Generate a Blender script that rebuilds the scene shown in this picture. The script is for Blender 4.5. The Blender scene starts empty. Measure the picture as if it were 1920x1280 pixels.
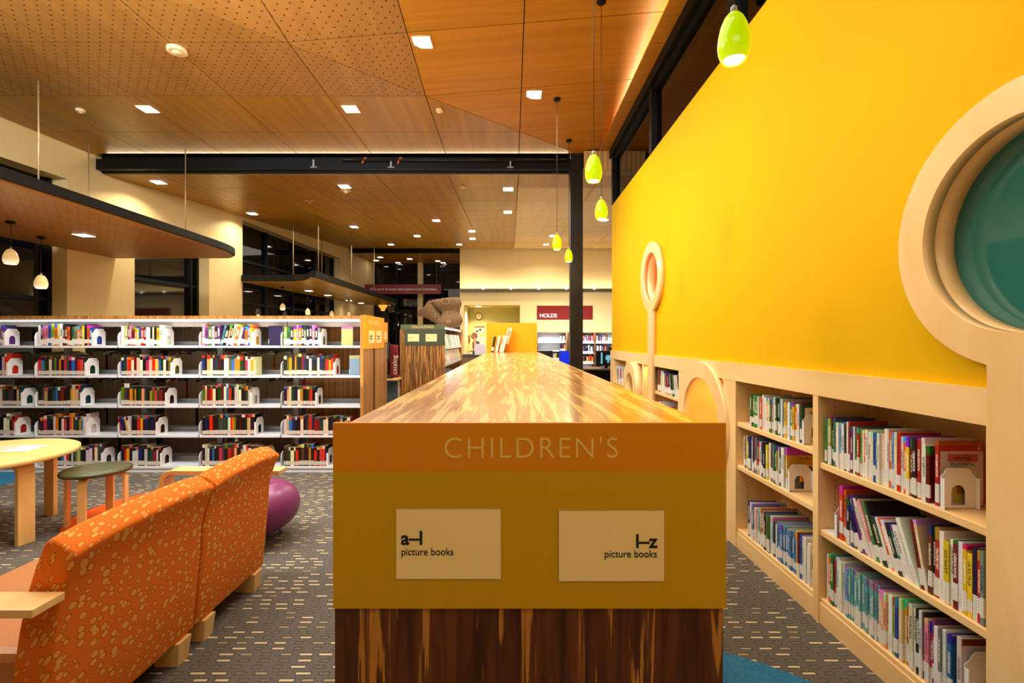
import bpy, bmesh, math, random
from mathutils import Matrix, Vector
C = bpy.context.scene.collection
S = bpy.context.scene
PI = math.pi
H = 1.39                                   # eye height
def srgb(r, g, b):
    f = lambda c: (c/255/12.92) if c/255 <= .04045 else ((c/255+.055)/1.055)**2.4
    return (f(r), f(g), f(b), 1)

# ------------------------------------------------------------------ camera, world, exposure
cam_d = bpy.data.cameras.new('camera'); cam = bpy.data.objects.new('camera', cam_d); C.objects.link(cam)
cam.location = (0, 0, H); cam.rotation_euler = (PI/2, 0, 0)
cam_d.sensor_width = 36; cam_d.lens = 900/1920*36
cam_d.shift_x = 3/1920; cam_d.shift_y = -2/1920; cam_d.clip_end = 100
S.camera = cam
w = bpy.data.worlds.new('world'); S.world = w; w.use_nodes = True
w.node_tree.nodes['Background'].inputs[0].default_value = (.012, .014, .02, 1)
w.node_tree.nodes['Background'].inputs[1].default_value = .3
S.view_settings.view_transform = 'Standard'; S.view_settings.look = 'None'
S.view_settings.gamma = 1; S.view_settings.use_curve_mapping = False
S.view_settings.exposure = 0.1

def lamp(name, kind, loc, energy, col, size=.1, size_y=None, rot=(0, 0, 0), spread=None, parent=None):
    d = bpy.data.lights.new(name, kind); d.energy = energy; d.color = col
    if kind == 'AREA':
        d.size = size
        if size_y: d.shape = 'RECTANGLE'; d.size_y = size_y
        if spread: d.spread = spread
    elif kind in ('POINT', 'SPOT'): d.shadow_soft_size = size
    o = bpy.data.objects.new(name, d); C.objects.link(o); o.location = loc; o.rotation_euler = rot
    if parent: o.parent = parent
    return o
WARM = (1, .88, .68); WARM2 = (1, .92, .76); COOL = (.93, .96, 1)
# added fill lights: broad ones under the ceilings, floating ones aimed up at them
lamp('room_fill', 'AREA', (-2.4, 3.0, H+2.72), 130, WARM2, 5.5, 3.6)
lamp('room_fill', 'AREA', (-2.2, 11.5, H+2.62), 190, WARM2, 6, 6)
lamp('room_fill', 'AREA', (.2, 4.4, H+2.6), 16, WARM2, 1.6, 4.5)
lamp('up_fill', 'AREA', (-1.8, 12.0, 1.0), 90, WARM, 5, 5, rot=(PI, 0, 0))  # no fixture here: added to brighten the far ceiling
lamp('room_fill', 'AREA', (2.0, 13.5, H+2.2), 45, WARM2, 4, 1.5, rot=(PI*.3, 0, 0))
lamp('room_fill', 'AREA', (-3.6, 2.9, H+2.6), 230, (.86, .93, 1), 4.5, .6, rot=(PI*.27, 0, 0))  # added cool fill aimed at the white shelving
lamp('up_fill', 'AREA', (-2.2, 3.0, .9), 75, WARM, 3.0, 4.0, rot=(PI, 0, 0))  # floats above the floor without a fixture, added to lift the front ceiling
lamp('up_fill', 'AREA', (3.6, 3.0, 1.0), 45, WARM, 2.5, 5.0, rot=(PI, 0, 0))  # added upward fill in the room beyond the clerestory glass
lamp('room_fill', 'AREA', (.2, -1.6, H+2.5), 34, WARM2, 3, 1.5, rot=(PI*.12, 0, 0))  # added front fill for the counter's end sign

# ------------------------------------------------------------------ materials
def mat(name, col, rough=.5, metal=0, spec=.5, emit=None, es=0, coat=0):
    m = bpy.data.materials.new(name); m.use_nodes = True
    b = m.node_tree.nodes['Principled BSDF']
    b.inputs['Base Color'].default_value = col; b.inputs['Roughness'].default_value = rough
    b.inputs['Metallic'].default_value = metal; b.inputs['Specular IOR Level'].default_value = spec
    b.inputs['Coat Weight'].default_value = coat; b.inputs['Coat Roughness'].default_value = .12
    if emit: b.inputs['Emission Color'].default_value = emit; b.inputs['Emission Strength'].default_value = es
    return m
class NT:
    def __init__(s, m): s.t = m.node_tree; s.b = s.t.nodes['Principled BSDF']
    def n(s, ty, **k):
        x = s.t.nodes.new(ty)
        for a, v in k.items(): setattr(x, a, v)
        return x
    def l(s, a, b): s.t.links.new(a, b)
    def val(s, inp, v):
        if hasattr(v, 'is_output') or isinstance(v, bpy.types.NodeSocket): s.l(v, inp)
        else: inp.default_value = v
    def m(s, op, a, b=0.0, c=0.0):
        x = s.n('ShaderNodeMath', operation=op); s.val(x.inputs[0], a); s.val(x.inputs[1], b); s.val(x.inputs[2], c); return x.outputs[0]
    def mix(s, f, a, b):
        x = s.n('ShaderNodeMix', data_type='RGBA'); s.val(x.inputs[0], f); s.val(x.inputs[6], a); s.val(x.inputs[7], b); return x.outputs[2]
    def coord(s, kind='Object', scale=(1, 1, 1)):
        t = s.n('ShaderNodeTexCoord'); mp = s.n('ShaderNodeMapping'); mp.inputs['Scale'].default_value = scale
        s.l(t.outputs[kind], mp.inputs[0]); return mp.outputs[0]
    def world(s, scale=(1, 1, 1)):
        t = s.n('ShaderNodeNewGeometry'); mp = s.n('ShaderNodeMapping'); mp.inputs['Scale'].default_value = scale
        s.l(t.outputs['Position'], mp.inputs[0]); return mp.outputs[0]
    def noise(s, v, scale=1, det=3, dist=0, rough=.5):
        x = s.n('ShaderNodeTexNoise'); s.l(v, x.inputs['Vector']); x.inputs['Scale'].default_value = scale
        x.inputs['Detail'].default_value = det; x.inputs['Distortion'].default_value = dist; x.inputs['Roughness'].default_value = rough
        return x.outputs[0]
    def ramp(s, f, stops):
        x = s.n('ShaderNodeValToRGB'); s.l(f, x.inputs[0]); e = x.color_ramp.elements
        while len(e) < len(stops): e.new(.5)
        for i, (p, c) in enumerate(stops): e[i].position = p; e[i].color = c
        return x.outputs[0]
    def bump(s, h, st=.2, d=.01):
        x = s.n('ShaderNodeBump'); x.inputs['Strength'].default_value = st; x.inputs['Distance'].default_value = d
        s.l(h, x.inputs['Height']); s.l(x.outputs[0], s.b.inputs['Normal'])
    def col(s, c): s.l(c, s.b.inputs['Base Color'])
    def xyz(s, v):
        x = s.n('ShaderNodeSeparateXYZ'); s.l(v, x.inputs[0]); return x.outputs
def wood(name, a, b, scale, rough=.4, coat=0, lo=.35, hi=.65, spec=.5):
    m = mat(name, a, rough, coat=coat, spec=spec); t = NT(m); v = t.world(scale)
    n = t.noise(v, 1, 4, .6); t.col(t.ramp(n, [(lo, a), (hi, b)])); return m
def strand(name, dark, mid, pale, scale, rough, coat=0, p0=.5, p1=.56):
    m = mat(name, mid, rough, coat=coat); t = NT(m)
    v = t.world(scale); n1 = t.noise(v, 1, 5, .5, .55); base = t.ramp(t.noise(v, .8, 4, .8), [(.35, dark), (.62, mid)])
    f = t.ramp(n1, [(p0, (0, 0, 0, 1)), (p1, (1, 1, 1, 1))])
    t.col(t.mix(f, base, pale)); return m
M = {}
M['ceil_y'] = wood('ceiling_wood_long_grain', srgb(152, 102, 18), srgb(172, 118, 24), (9, .35, 1), .42, .08, spec=.3)
M['ceil_x'] = wood('ceiling_wood_cross_grain', srgb(170, 112, 20), srgb(186, 124, 28), (.5, 14, 1), .45, .03, spec=.25)
def perforated(name, src, axis):
    m = wood(name, srgb(152, 102, 38), srgb(166, 114, 46), src, .5, .05); t = NT(m)
    prev = t.b.inputs['Base Color'].links[0].from_socket
    x, y, z = t.xyz(t.world((1, 1, 1)))
    sx_, sy_ = .11, .063
    row = t.m('FLOOR', t.m('DIVIDE', y, sy_)); off = t.m('MULTIPLY', t.m('MODULO', t.m('ABSOLUTE', row), 2.0), sx_/2)
    fx = t.m('MULTIPLY', t.m('SUBTRACT', t.m('FRACT', t.m('DIVIDE', t.m('ADD', x, off), sx_)), .5), sx_)
    fy = t.m('MULTIPLY', t.m('SUBTRACT', t.m('FRACT', t.m('DIVIDE', y, sy_)), .5), sy_)
    d = t.m('SQRT', t.m('ADD', t.m('MULTIPLY', fx, fx), t.m('MULTIPLY', fy, fy)))
    k = t.m('LESS_THAN', d, .0095)
    t.col(t.mix(k, prev, srgb(70, 38, 14))); return m
M['ceil_p'] = perforated('perforated_ceiling_wood', (6, .5, 1), 0)
def slatted():
    m = wood('grooved_ceiling_wood', srgb(206, 160, 90), srgb(216, 172, 102), (6, .5, 1), .45, .1); t = NT(m)  # grooved wood, its colour paled to paint in the cream wall's reflection
    prev = t.b.inputs['Base Color'].links[0].from_socket
    x, y, z = t.xyz(t.world((1, 1, 1)))
    k = t.m('LESS_THAN', t.m('FRACT', t.m('DIVIDE', t.m('ADD', x, t.m('MULTIPLY', y, .25)), .075)), .17)
    t.col(t.mix(k, prev, srgb(150, 112, 66))); return m
M['ceil_s'] = slatted()
M['yellow'] = mat('yellow_wall_paint', srgb(232, 180, 0), .7, spec=.1)
t = NT(M['yellow']); n = t.noise(t.world((3, 3, 3)), 60, 2); t.bump(n, .05, .002)
M['cream'] = mat('cream_wall_paint', srgb(220, 190, 128), .7)
M['green_cream'] = mat('pale_green_paint', srgb(196, 190, 120), .7)
M['maple'] = wood('maple_veneer', srgb(246, 200, 132), srgb(254, 212, 148), (5, 5, 1.2), .38, .15)
M['maple_h'] = wood('maple_veneer_horizontal', srgb(246, 200, 132), srgb(254, 214, 150), (5, 1.2, 7), .38, .15)
M['black'] = mat('black_painted_steel', srgb(7, 6, 5), .5, spec=.2)
M['bronze'] = mat('dark_bronze_steel', srgb(28, 22, 15), .5, spec=.25)
M['white'] = mat('white_powder_coated_steel', srgb(226, 228, 230), .35)
M['grey'] = mat('grey_steel', srgb(150, 155, 160), .4, .2)
M['dglass'] = mat('dark_window_glass', (.004, .004, .005, 1), .04, spec=.5)
M['top'] = strand('strand_wood_counter_top', srgb(178, 112, 40), srgb(212, 148, 66), srgb(246, 204, 112), (44, 2.6, 1), .2, 0.3, .525, .565)
M['endw'] = strand('strand_wood_dark_panel', srgb(62, 28, 12), srgb(106, 58, 22), srgb(190, 132, 52), (42, 42, 2.2), .35, .1, .57, .62)
M['magw'] = strand('strand_wood_golden_panel', srgb(84, 44, 14), srgb(140, 84, 28), srgb(214, 152, 66), (60, 60, 2), .4, .1, .5, .6)
M['bronzewood'] = wood('zebra_wood_panel', srgb(132, 84, 36), srgb(196, 138, 66), (60, 60, .5), .4, .05)
M['sign_o'] = mat('orange_sign_band', srgb(226, 146, 0), .5)
M['sign_y'] = mat('golden_sign_band', srgb(206, 164, 0), .5)
M['sign_bright'] = mat('bright_yellow_panel', srgb(250, 168, 0), .4)
M['sign_l'] = mat('cream_sign_lettering', srgb(240, 212, 120), .5)
M['card'] = mat('cream_card', srgb(255, 236, 165), .3, coat=.3)
M['acrylic'] = mat('clear_acrylic_edge', srgb(190, 160, 100), .1)
M['ink'] = mat('black_print', srgb(20, 18, 20), .6)
M['red'] = mat('brick_red_sign', srgb(118, 20, 10), .6, spec=.2)
M['dred'] = mat('dark_red_sign', srgb(120, 24, 22), .5)
M['wlet'] = mat('white_lettering', srgb(245, 235, 220), .5)
M['green'] = mat('olive_green_sign', srgb(92, 100, 58), .5)
M['dgreen'] = mat('dark_olive_sign', srgb(68, 76, 42), .5)
M['teal'] = mat('teal_glass', srgb(44, 112, 104), .06, spec=.6)
M['coral'] = mat('coral_porthole_panel', srgb(220, 96, 40), .4)
M['nook'] = wood('nook_veneer', srgb(244, 188, 92), srgb(252, 204, 112), (3, 6, 2), .5)
M['lamp_e'] = mat('downlight_diffuser', (1, 1, 1, 1), .5, emit=(1, .93, .8, 1), es=14)
M['led_e'] = mat('led_strip', (1, 1, 1, 1), .5, emit=(1, .98, .95, 1), es=3.5)
M['lightwood'] = wood('birch_ply', srgb(226, 178, 104), srgb(238, 196, 128), (8, 8, 2), .35, .2)
M['table'] = wood('table_laminate', srgb(236, 196, 112), srgb(242, 204, 124), (2, 9, 1), .3, .2)
M['olive_pad'] = mat('olive_vinyl', srgb(70, 70, 34), .35)
M['vinyl'] = mat('tan_orange_vinyl', srgb(176, 112, 58), .38)
M['vinyl_d'] = mat('brown_vinyl', srgb(112, 66, 40), .4)
M['purple'] = mat('purple_vinyl', srgb(128, 44, 96), .32)
t = NT(M['purple']); t.bump(t.noise(t.coord('Object', (1, 1, 1)), 150, 2), .08, .002)
M['pages'] = mat('paper_pages', srgb(222, 212, 190), .8)
M['bookend'] = mat('white_bookend', srgb(236, 232, 228), .35)
M['screen_b'] = mat('blue_screen', (0, 0, 0, 1), .2, emit=srgb(10, 50, 220), es=1.0)
M['screen_l'] = mat('pale_screen_glow', (0, 0, 0, 1), .2, emit=srgb(120, 190, 210), es=.9)
M['plastic'] = mat('black_plastic', srgb(22, 22, 24), .35)
M['grey_scr'] = mat('grey_display', srgb(74, 80, 84), .2)
M['skin'] = mat('skin', srgb(205, 150, 120), .6)
M['hair'] = mat('blond_hair', srgb(150, 110, 60), .7)
M['shirt'] = mat('dark_grey_top', srgb(60, 56, 50), .8)
M['pale'] = mat('pale_lilac_plastic', srgb(200, 186, 196), .5)
M['ivory'] = mat('ivory_detector', srgb(225, 190, 140), .5)
M['cord'] = mat('black_cord', srgb(40, 30, 20), .5)
M['cable'] = mat('steel_cable', srgb(170, 140, 100), .4, .3)
M['rail'] = mat('dark_rail', srgb(70, 56, 40), .5)
M['pipe'] = mat('orange_pipe', srgb(170, 70, 30), .5)
M['walnut'] = mat('dark_wood_edge', srgb(110, 66, 30), .45)
M['desk'] = wood('grey_brown_desk', srgb(110, 84, 60), srgb(130, 100, 70), (2, 2, 6), .4)
M['hole'] = mat('shelf_pin_hole', srgb(70, 45, 25), .7)

def glass_clear():
    m = bpy.data.materials.new('clear_glass'); m.use_nodes = True; t = m.node_tree; t.nodes.clear()
    o = t.nodes.new('ShaderNodeOutputMaterial'); mx = t.nodes.new('ShaderNodeMixShader'); a = t.nodes.new('ShaderNodeBsdfTransparent')
    g = t.nodes.new('ShaderNodeBsdfGlossy'); g.inputs['Roughness'].default_value = .02; a.inputs[0].default_value = (.82, .8, .76, 1)
    f = t.nodes.new('ShaderNodeFresnel'); f.inputs[0].default_value = 1.45
    t.links.new(f.outputs[0], mx.inputs[0]); t.links.new(a.outputs[0], mx.inputs[1]); t.links.new(g.outputs[0], mx.inputs[2]); t.links.new(mx.outputs[0], o.inputs[0])
    return m
M['clear'] = glass_clear()
def shade_mat(name, a, b, es, z0, z1):
    m = mat(name, a, .12, emit=a, es=es); t = NT(m)
    x, y, z = t.xyz(t.coord('Object'))
    f = t.m('DIVIDE', t.m('SUBTRACT', z, z0), z1-z0)
    t.l(t.ramp(f, [(0, b), (.35, a), (1, tuple(c*.75 for c in a[:3])+(1,))]), t.b.inputs['Emission Color']); return m
M['lime'] = shade_mat('lime_glass_shade', srgb(166, 204, 0), srgb(206, 226, 20), .6, -.09, .09)
M['bulb'] = mat('glowing_bulb', (1, 1, 1, 1), .5, emit=(1, 1, .8, 1), es=4)
M['opal'] = shade_mat('opal_glass_shade', srgb(200, 168, 110), srgb(255, 240, 205), .9, -.08, .08)
M['amber'] = mat('amber_glass', srgb(220, 150, 50), .3, emit=srgb(255, 170, 60), es=1.0)

# carpet
def carpet():
    m = mat('patterned_carpet', srgb(90, 80, 68), .95, spec=.1); t = NT(m)
    x, y, z = t.xyz(t.world((1, 1, 1)))
    rh, cw = .0405, .088
    row = t.m('FLOOR', t.m('DIVIDE', y, rh))
    wn = t.n('ShaderNodeTexWhiteNoise', noise_dimensions='1D'); t.l(row, wn.inputs['W'])
    xs = t.m('DIVIDE', t.m('ADD', x, t.m('MULTIPLY', wn.outputs[0], .3)), cw)
    cx = t.m('FLOOR', xs); fx = t.m('ABSOLUTE', t.m('SUBTRACT', t.m('FRACT', xs), .5)); fy = t.m('ABSOLUTE', t.m('SUBTRACT', t.m('FRACT', t.m('DIVIDE', y, rh)), .5))
    cb = t.n('ShaderNodeCombineXYZ'); t.l(cx, cb.inputs[0]); t.l(row, cb.inputs[1])
    w2 = t.n('ShaderNodeTexWhiteNoise', noise_dimensions='2D'); t.l(cb.outputs[0], w2.inputs['Vector'])
    r = w2.outputs[0]
    half = t.m('MULTIPLY', t.m('ADD', t.m('MULTIPLY', r, .2), .15), 1.0)
    k = t.m('MULTIPLY', t.m('LESS_THAN', fx, half), t.m('LESS_THAN', fy, .15))
    rim = t.m('MULTIPLY', t.m('LESS_THAN', fx, t.m('ADD', half, .05)), t.m('LESS_THAN', fy, .3))
    n = t.noise(t.world((1, 2.5, 1)), 130, 3, 0, .7)
    base = t.ramp(n, [(.3, srgb(62, 58, 52)), (.7, srgb(122, 114, 104))])
    base = t.mix(t.m('MULTIPLY', rim, .6), base, srgb(52, 45, 40))
    dash = t.mix(t.m('GREATER_THAN', r, .48), srgb(110, 102, 90), t.mix(t.m('GREATER_THAN', r, .68), srgb(160, 140, 108), srgb(204, 182, 142)))
    t.col(t.mix(k, base, dash)); t.bump(n, .5, .004); return m
M['carpet'] = carpet()
def tuft(name, a, b):
    m = mat(name, a, .95, spec=.1); t = NT(m); n = t.noise(t.world((1, 1, 1)), 150, 3, 0, .7); t.col(t.ramp(n, [(.3, a), (.7, b)])); t.bump(n, .5, .004); return m
M['blue'] = tuft('blue_carpet', srgb(34, 92, 128), srgb(62, 128, 164))
M['orange_rug'] = tuft('orange_carpet', srgb(196, 70, 20), srgb(222, 96, 30))
def fabric():
    m = mat('orange_spotted_fabric', srgb(214, 96, 10), .85, spec=.2); t = NT(m)
    x, y, z = t.xyz(t.coord('Object')); cb = t.n('ShaderNodeCombineXYZ'); t.l(t.m('ADD', t.m('MULTIPLY', y, .72), t.m('MULTIPLY', x, .8)), cb.inputs[0]); t.l(t.m('SUBTRACT', z, x), cb.inputs[1]); v = cb.outputs[0]
    vo = t.n('ShaderNodeTexVoronoi', feature='F1', voronoi_dimensions='2D'); t.l(v, vo.inputs['Vector']); vo.inputs['Scale'].default_value = 33; vo.inputs['Randomness'].default_value = .85
    d = vo.outputs['Distance']; sp = t.n('ShaderNodeSeparateColor'); t.l(vo.outputs['Color'], sp.inputs[0]); r = sp.outputs[0]
    rad = t.m('ADD', t.m('MULTIPLY', r, .22), .14)
    ins = t.m('LESS_THAN', d, rad); ring = t.m('LESS_THAN', d, t.m('ADD', rad, .06))
    c = t.mix(ring, srgb(222, 112, 26), srgb(172, 72, 14)); c = t.mix(ins, c, srgb(232, 160, 72))
    t.col(c); t.bump(t.noise(v, 300, 2), .15, .002); return m
M['fabric'] = fabric()
def wicker():
    m = mat('woven_wicker', srgb(150, 110, 66), .8); t = NT(m)
    vo = t.n('ShaderNodeTexVoronoi', feature='F1'); t.l(t.coord('Object', (1, 1, 1)), vo.inputs['Vector']); vo.inputs['Scale'].default_value = 52; vo.inputs['Randomness'].default_value = .15
    t.col(t.mix(t.m('LESS_THAN', vo.outputs['Distance'], .42), srgb(166, 130, 88), srgb(30, 20, 12))); t.bump(vo.outputs['Distance'], .6, .01); return m
M['wicker'] = wicker()
def cover():
    m = mat('book_cover', (1, 1, 1, 1), .35, coat=.25); t = NT(m)
    oi = t.n('ShaderNodeObjectInfo'); base = oi.outputs['Color']; r = oi.outputs['Random']
    x, y, z = t.xyz(t.coord('Object'))
    # lettering blocks on the spine
    cb = t.n('ShaderNodeCombineXYZ'); t.l(t.m('MULTIPLY', y, 4.0), cb.inputs[0]); t.l(t.m('ADD', t.m('MULTIPLY', z, 42.0), t.m('MULTIPLY', r, 90.0)), cb.inputs[1]); t.l(t.m('MULTIPLY', x, 9.0), cb.inputs[2])
    n = t.noise(cb.outputs[0], 1, 1)
    spine = t.m('LESS_THAN', x, .03); strip = t.m('LESS_THAN', t.m('ABSOLUTE', t.m('SUBTRACT', y, .5)), .3)
    zr = t.m('MULTIPLY', t.m('GREATER_THAN', z, t.m('ADD', .4, t.m('MULTIPLY', r, .1))), t.m('LESS_THAN', z, t.m('ADD', .7, t.m('MULTIPLY', r, .2))))
    title = t.m('MULTIPLY', t.m('MULTIPLY', t.m('GREATER_THAN', n, .47), zr), t.m('MULTIPLY', spine, strip))
    alt = t.mix(t.m('GREATER_THAN', t.m('FRACT', t.m('MULTIPLY', r, 7.3)), .5), srgb(250, 240, 215), srgb(28, 24, 40))
    c = t.mix(t.m('MULTIPLY', title, .8), base, alt)
    band = t.m('GREATER_THAN', z, t.m('ADD', .82, t.m('MULTIPLY', r, .25)))
    hs = t.n('ShaderNodeHueSaturation'); t.l(base, hs.inputs['Color']); t.l(t.m('FRACT', t.m('MULTIPLY', r, 13.7)), hs.inputs['Hue'])
    c = t.mix(band, c, hs.outputs[0])
    lab = t.m('MULTIPLY', t.m('MULTIPLY', t.m('LESS_THAN', z, t.m('ADD', .27, t.m('MULTIPLY', t.m('FRACT', t.m('MULTIPLY', r, 3.3)), .13))), t.m('GREATER_THAN', z, t.m('MULTIPLY', t.m('FRACT', t.m('MULTIPLY', r, 5.1)), .14))), t.m('LESS_THAN', x, .03))
    bars = t.m('MULTIPLY', t.m('GREATER_THAN', t.m('FRACT', t.m('MULTIPLY', z, 31.0)), .6), t.m('LESS_THAN', t.m('ABSOLUTE', t.m('SUBTRACT', y, .5)), .3))
    lc = t.mix(t.m('MULTIPLY', bars, .42), srgb(240, 234, 222), srgb(70, 64, 60))
    t.col(t.mix(lab, c, lc)); return m
M['cover'] = cover()
def vcol():
    m = mat('book_covers_many', (1, 1, 1, 1), .4, coat=.15); t = NT(m); a = t.n('ShaderNodeAttribute', attribute_name='Col'); t.col(a.outputs['Color']); return m
M['vcol'] = vcol()

# ------------------------------------------------------------------ mesh helpers
def box(bm, x0, x1, y0, y1, z0, z1, mi=0, taper=None):
    vs = [bm.verts.new((x, y, z)) for z in (z0, z1) for (x, y) in ((x0, y0), (x1, y0), (x1, y1), (x0, y1))]
    if taper:
        cx, cy = (x0+x1)/2, (y0+y1)/2
        for v in vs[:4]: v.co.x = cx+(v.co.x-cx)*taper; v.co.y = cy+(v.co.y-cy)*taper
    for f in ((3, 2, 1, 0), (4, 5, 6, 7), (0, 1, 5, 4), (1, 2, 6, 5), (2, 3, 7, 6), (3, 0, 4, 7)):
        bm.faces.new([vs[i] for i in f]).material_index = mi
    return vs
def lathe(bm, prof, n=24, c=(0, 0, 0), cap=True):
    rings = []
    for r, z in prof: rings.append([bm.verts.new((c[0]+r*math.cos(2*PI*i/n), c[1]+r*math.sin(2*PI*i/n), c[2]+z)) for i in range(n)])
    for a, b in zip(rings, rings[1:]):
        for i in range(n): bm.faces.new((a[i], a[(i+1) % n], b[(i+1) % n], b[i])).smooth = True
    if cap: bm.faces.new(rings[0][::-1]); bm.faces.new(rings[-1])
def tube(bm, a, b, r, n=8):
    a, b = Vector(a), Vector(b); d = (b-a); q = d.to_track_quat('Z', 'Y'); L = d.length
    R = []
    for z in (0, L): R.append([bm.verts.new(a+q@Vector((r*math.cos(2*PI*i/n), r*math.sin(2*PI*i/n), z))) for i in range(n)])
    for i in range(n): bm.faces.new((R[0][i], R[0][(i+1) % n], R[1][(i+1) % n], R[1][i])).smooth = True
    bm.faces.new(R[0][::-1]); bm.faces.new(R[1])
def prism(bm, pts, lo, hi, f):
    """pts 2D outline; f(u,v,w) -> 3D"""
    a = [bm.verts.new(f(u, v, lo)) for u, v in pts]; b = [bm.verts.new(f(u, v, hi)) for u, v in pts]; n = len(pts)
    bm.faces.new(a[::-1]); bm.faces.new(b)
    for i in range(n): bm.faces.new((a[i], a[(i+1) % n], b[(i+1) % n], b[i]))
    return a, b
def obj(name, bm, m, parent=None, bevel=0, seg=2, smooth=False):
    if callable(bm): g = bm; bm = bmesh.new(); g(bm)
    bmesh.ops.recalc_face_normals(bm, faces=bm.faces)
    me = bpy.data.meshes.new(name); bm.to_mesh(me); bm.free()
    for x in (m if isinstance(m, (list, tuple)) else [m]): me.materials.append(x)
    if smooth:
        for p in me.polygons: p.use_smooth = True
    o = bpy.data.objects.new(name, me); C.objects.link(o)
    if parent: o.parent = parent
    if bevel:
        b = o.modifiers.new('bevel', 'BEVEL'); b.width = bevel; b.segments = seg; b.limit_method = 'ANGLE'
        b.harden_normals = False
    return o
def B(name, m, parent, *boxes, bevel=0):
    bm = bmesh.new()
    for b in boxes: box(bm, *b)
    return obj(name, bm, m, parent, bevel)
def thing(name, label, cat, loc=(0, 0, 0), rz=0, group=None):
    o = bpy.data.objects.new(name, None); C.objects.link(o); o.location = loc; o.rotation_euler = (0, 0, rz); o.empty_display_size = .1
    return tag(o, label, cat, group)
def tag(o, label, cat, group=None):
    o['label'] = label; o['category'] = cat
    if group: o['group'] = group
    return o
def struct(name, loc=(0, 0, 0)):
    o = bpy.data.objects.new(name, None); C.objects.link(o); o.location = loc; o['kind'] = 'structure'; return o
def st(o, kind='structure'): o['kind'] = kind; return o
def plate(name, loops, thick, m, parent=None, frame='YZ', at=0):
    """flat plate with holes: loops of 2D points (first the outline), extruded by thick; frame YZ faces -X, XZ faces -Y"""
    cu = bpy.data.curves.new(name, 'CURVE'); cu.dimensions = '2D'; cu.fill_mode = 'BOTH'; cu.extrude = thick/2
    for L in loops:
        s = cu.splines.new('POLY'); s.points.add(len(L)-1); s.use_cyclic_u = True
        for p, q in zip(s.points, L): p.co = (q[0], q[1], 0, 1)
    co = bpy.data.objects.new(name, cu); C.objects.link(co)
    dg = bpy.context.evaluated_depsgraph_get(); me = bpy.data.meshes.new_from_object(co.evaluated_get(dg))
    bpy.data.objects.remove(co); bpy.data.curves.remove(cu)
    for v in me.vertices:
        a, b, c = v.co
        v.co = (at+thick/2+c, a, b) if frame == 'YZ' else (a, at+thick/2+c, b)
    bm = bmesh.new(); bm.from_mesh(me); bpy.data.meshes.remove(me)
    bmesh.ops.remove_doubles(bm, verts=bm.verts, dist=1e-5)
    for f in bm.faces: f.material_index = 0
    return obj(name, bm, m, parent)
def circ(cx, cy, r, n=64, a0=0, a1=2*PI): return [(cx+r*math.cos(a0+(a1-a0)*i/n), cy+r*math.sin(a0+(a1-a0)*i/n)) for i in range(n)]
def text(body, size, loc, m, parent, rot=(PI/2, 0, 0), align='LEFT', space=1.0, sx=1.0, off=0, name='lettering', ext=.0006):
    cu = bpy.data.curves.new(name, 'FONT'); cu.body = body; cu.size = size; cu.align_x = align; cu.space_character = space; cu.extrude = ext; cu.offset = off
    co = bpy.data.objects.new(name, cu); C.objects.link(co)
    dg = bpy.context.evaluated_depsgraph_get(); me = bpy.data.meshes.new_from_object(co.evaluated_get(dg)); bpy.data.objects.remove(co); bpy.data.curves.remove(cu)
    me.materials.clear(); me.materials.append(m)
    o = bpy.data.objects.new(name, me); C.objects.link(o); o.location = loc; o.rotation_euler = rot; o.scale = (sx, 1, 1); o.parent = parent; return o
def clip(poly, f):
    out = []
    for i in range(len(poly)):
        a, b = poly[i], poly[(i+1) % len(poly)]; fa, fb = f(a), f(b)
        if fa >= 0: out.append(a)
        if fa*fb < 0: t = fa/(fa-fb); out.append((a[0]+(b[0]-a[0])*t, a[1]+(b[1]-a[1])*t))
    return out
def inset(poly, d):
    n = len(poly); area = sum(poly[i][0]*poly[(i+1) % n][1]-poly[(i+1) % n][0]*poly[i][1] for i in range(n))
    if area < 0: poly = poly[::-1]
    cur = poly
    for i in range(n):
        (x0, y0), (x1, y1) = poly[i], poly[(i+1) % n]; L = math.hypot(x1-x0, y1-y0)
        if L < 1e-6: continue
        nx, ny = -(y1-y0)/L, (x1-x0)/L
        cur = clip(cur, lambda p: (p[0]-x0)*nx+(p[1]-y0)*ny-d)
        if len(cur) < 3: return []
    return cur

XL = lambda y: -6.5+.08*(y-7.2)            # the left wall's face

# ------------------------------------------------------------------ floor
o = obj('floor', lambda bm: box(bm, -9, 7, -3, 24, -.1, 0), M['carpet']); st(o)
def inlay(name, cx, cy, r, m, z):
    o = obj(name, lambda bm: lathe(bm, [(r, 0), (r, z)], 64, (cx, cy, 0)), m, bpy.data.objects['floor']); return o
inlay('carpet_inlay', .55, 1.25, .97, M['blue'], .004)
inlay('carpet_inlay', -5.6, 4.6, .72, M['blue'], .004)
inlay('carpet_inlay', -2.75, 3.95, .70, M['orange_rug'], .004)

# ------------------------------------------------------------------ ceilings, panel by panel
ceil = struct('ceiling')
Xf = lambda y: -1.0+1.17*(y-5.66)
zfront = lambda x, y: H+2.88+max(0, .082*(x-Xf(y)))
def panel(poly, zf, m, parent, th=.025):
    poly = inset(poly, .005)
    if len(poly) < 3: return
    bm = bmesh.new()
    a = [bm.verts.new((x, y, zf(x, y))) for x, y in poly]; b = [bm.verts.new((x, y, zf(x, y)+th)) for x, y in poly]; n = len(a)
    bm.faces.new(a); bm.faces.new(b[::-1])
    for i in range(n): bm.faces.new((a[i], b[i], b[(i+1) % n], a[(i+1) % n]))
    obj('ceiling_panel', bm, m, parent)
xs = [-7.9, -6.75, -5.6, -4.45, -3.3, -2.15, -1.0, .13, 1.64]
ys = [7.4, 6.63, 5.66, 4.645, 3.6, 2.55, 1.5, .45, -.6, -1.65, -3]
fold = lambda p: Xf(p[1])-p[0]
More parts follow.
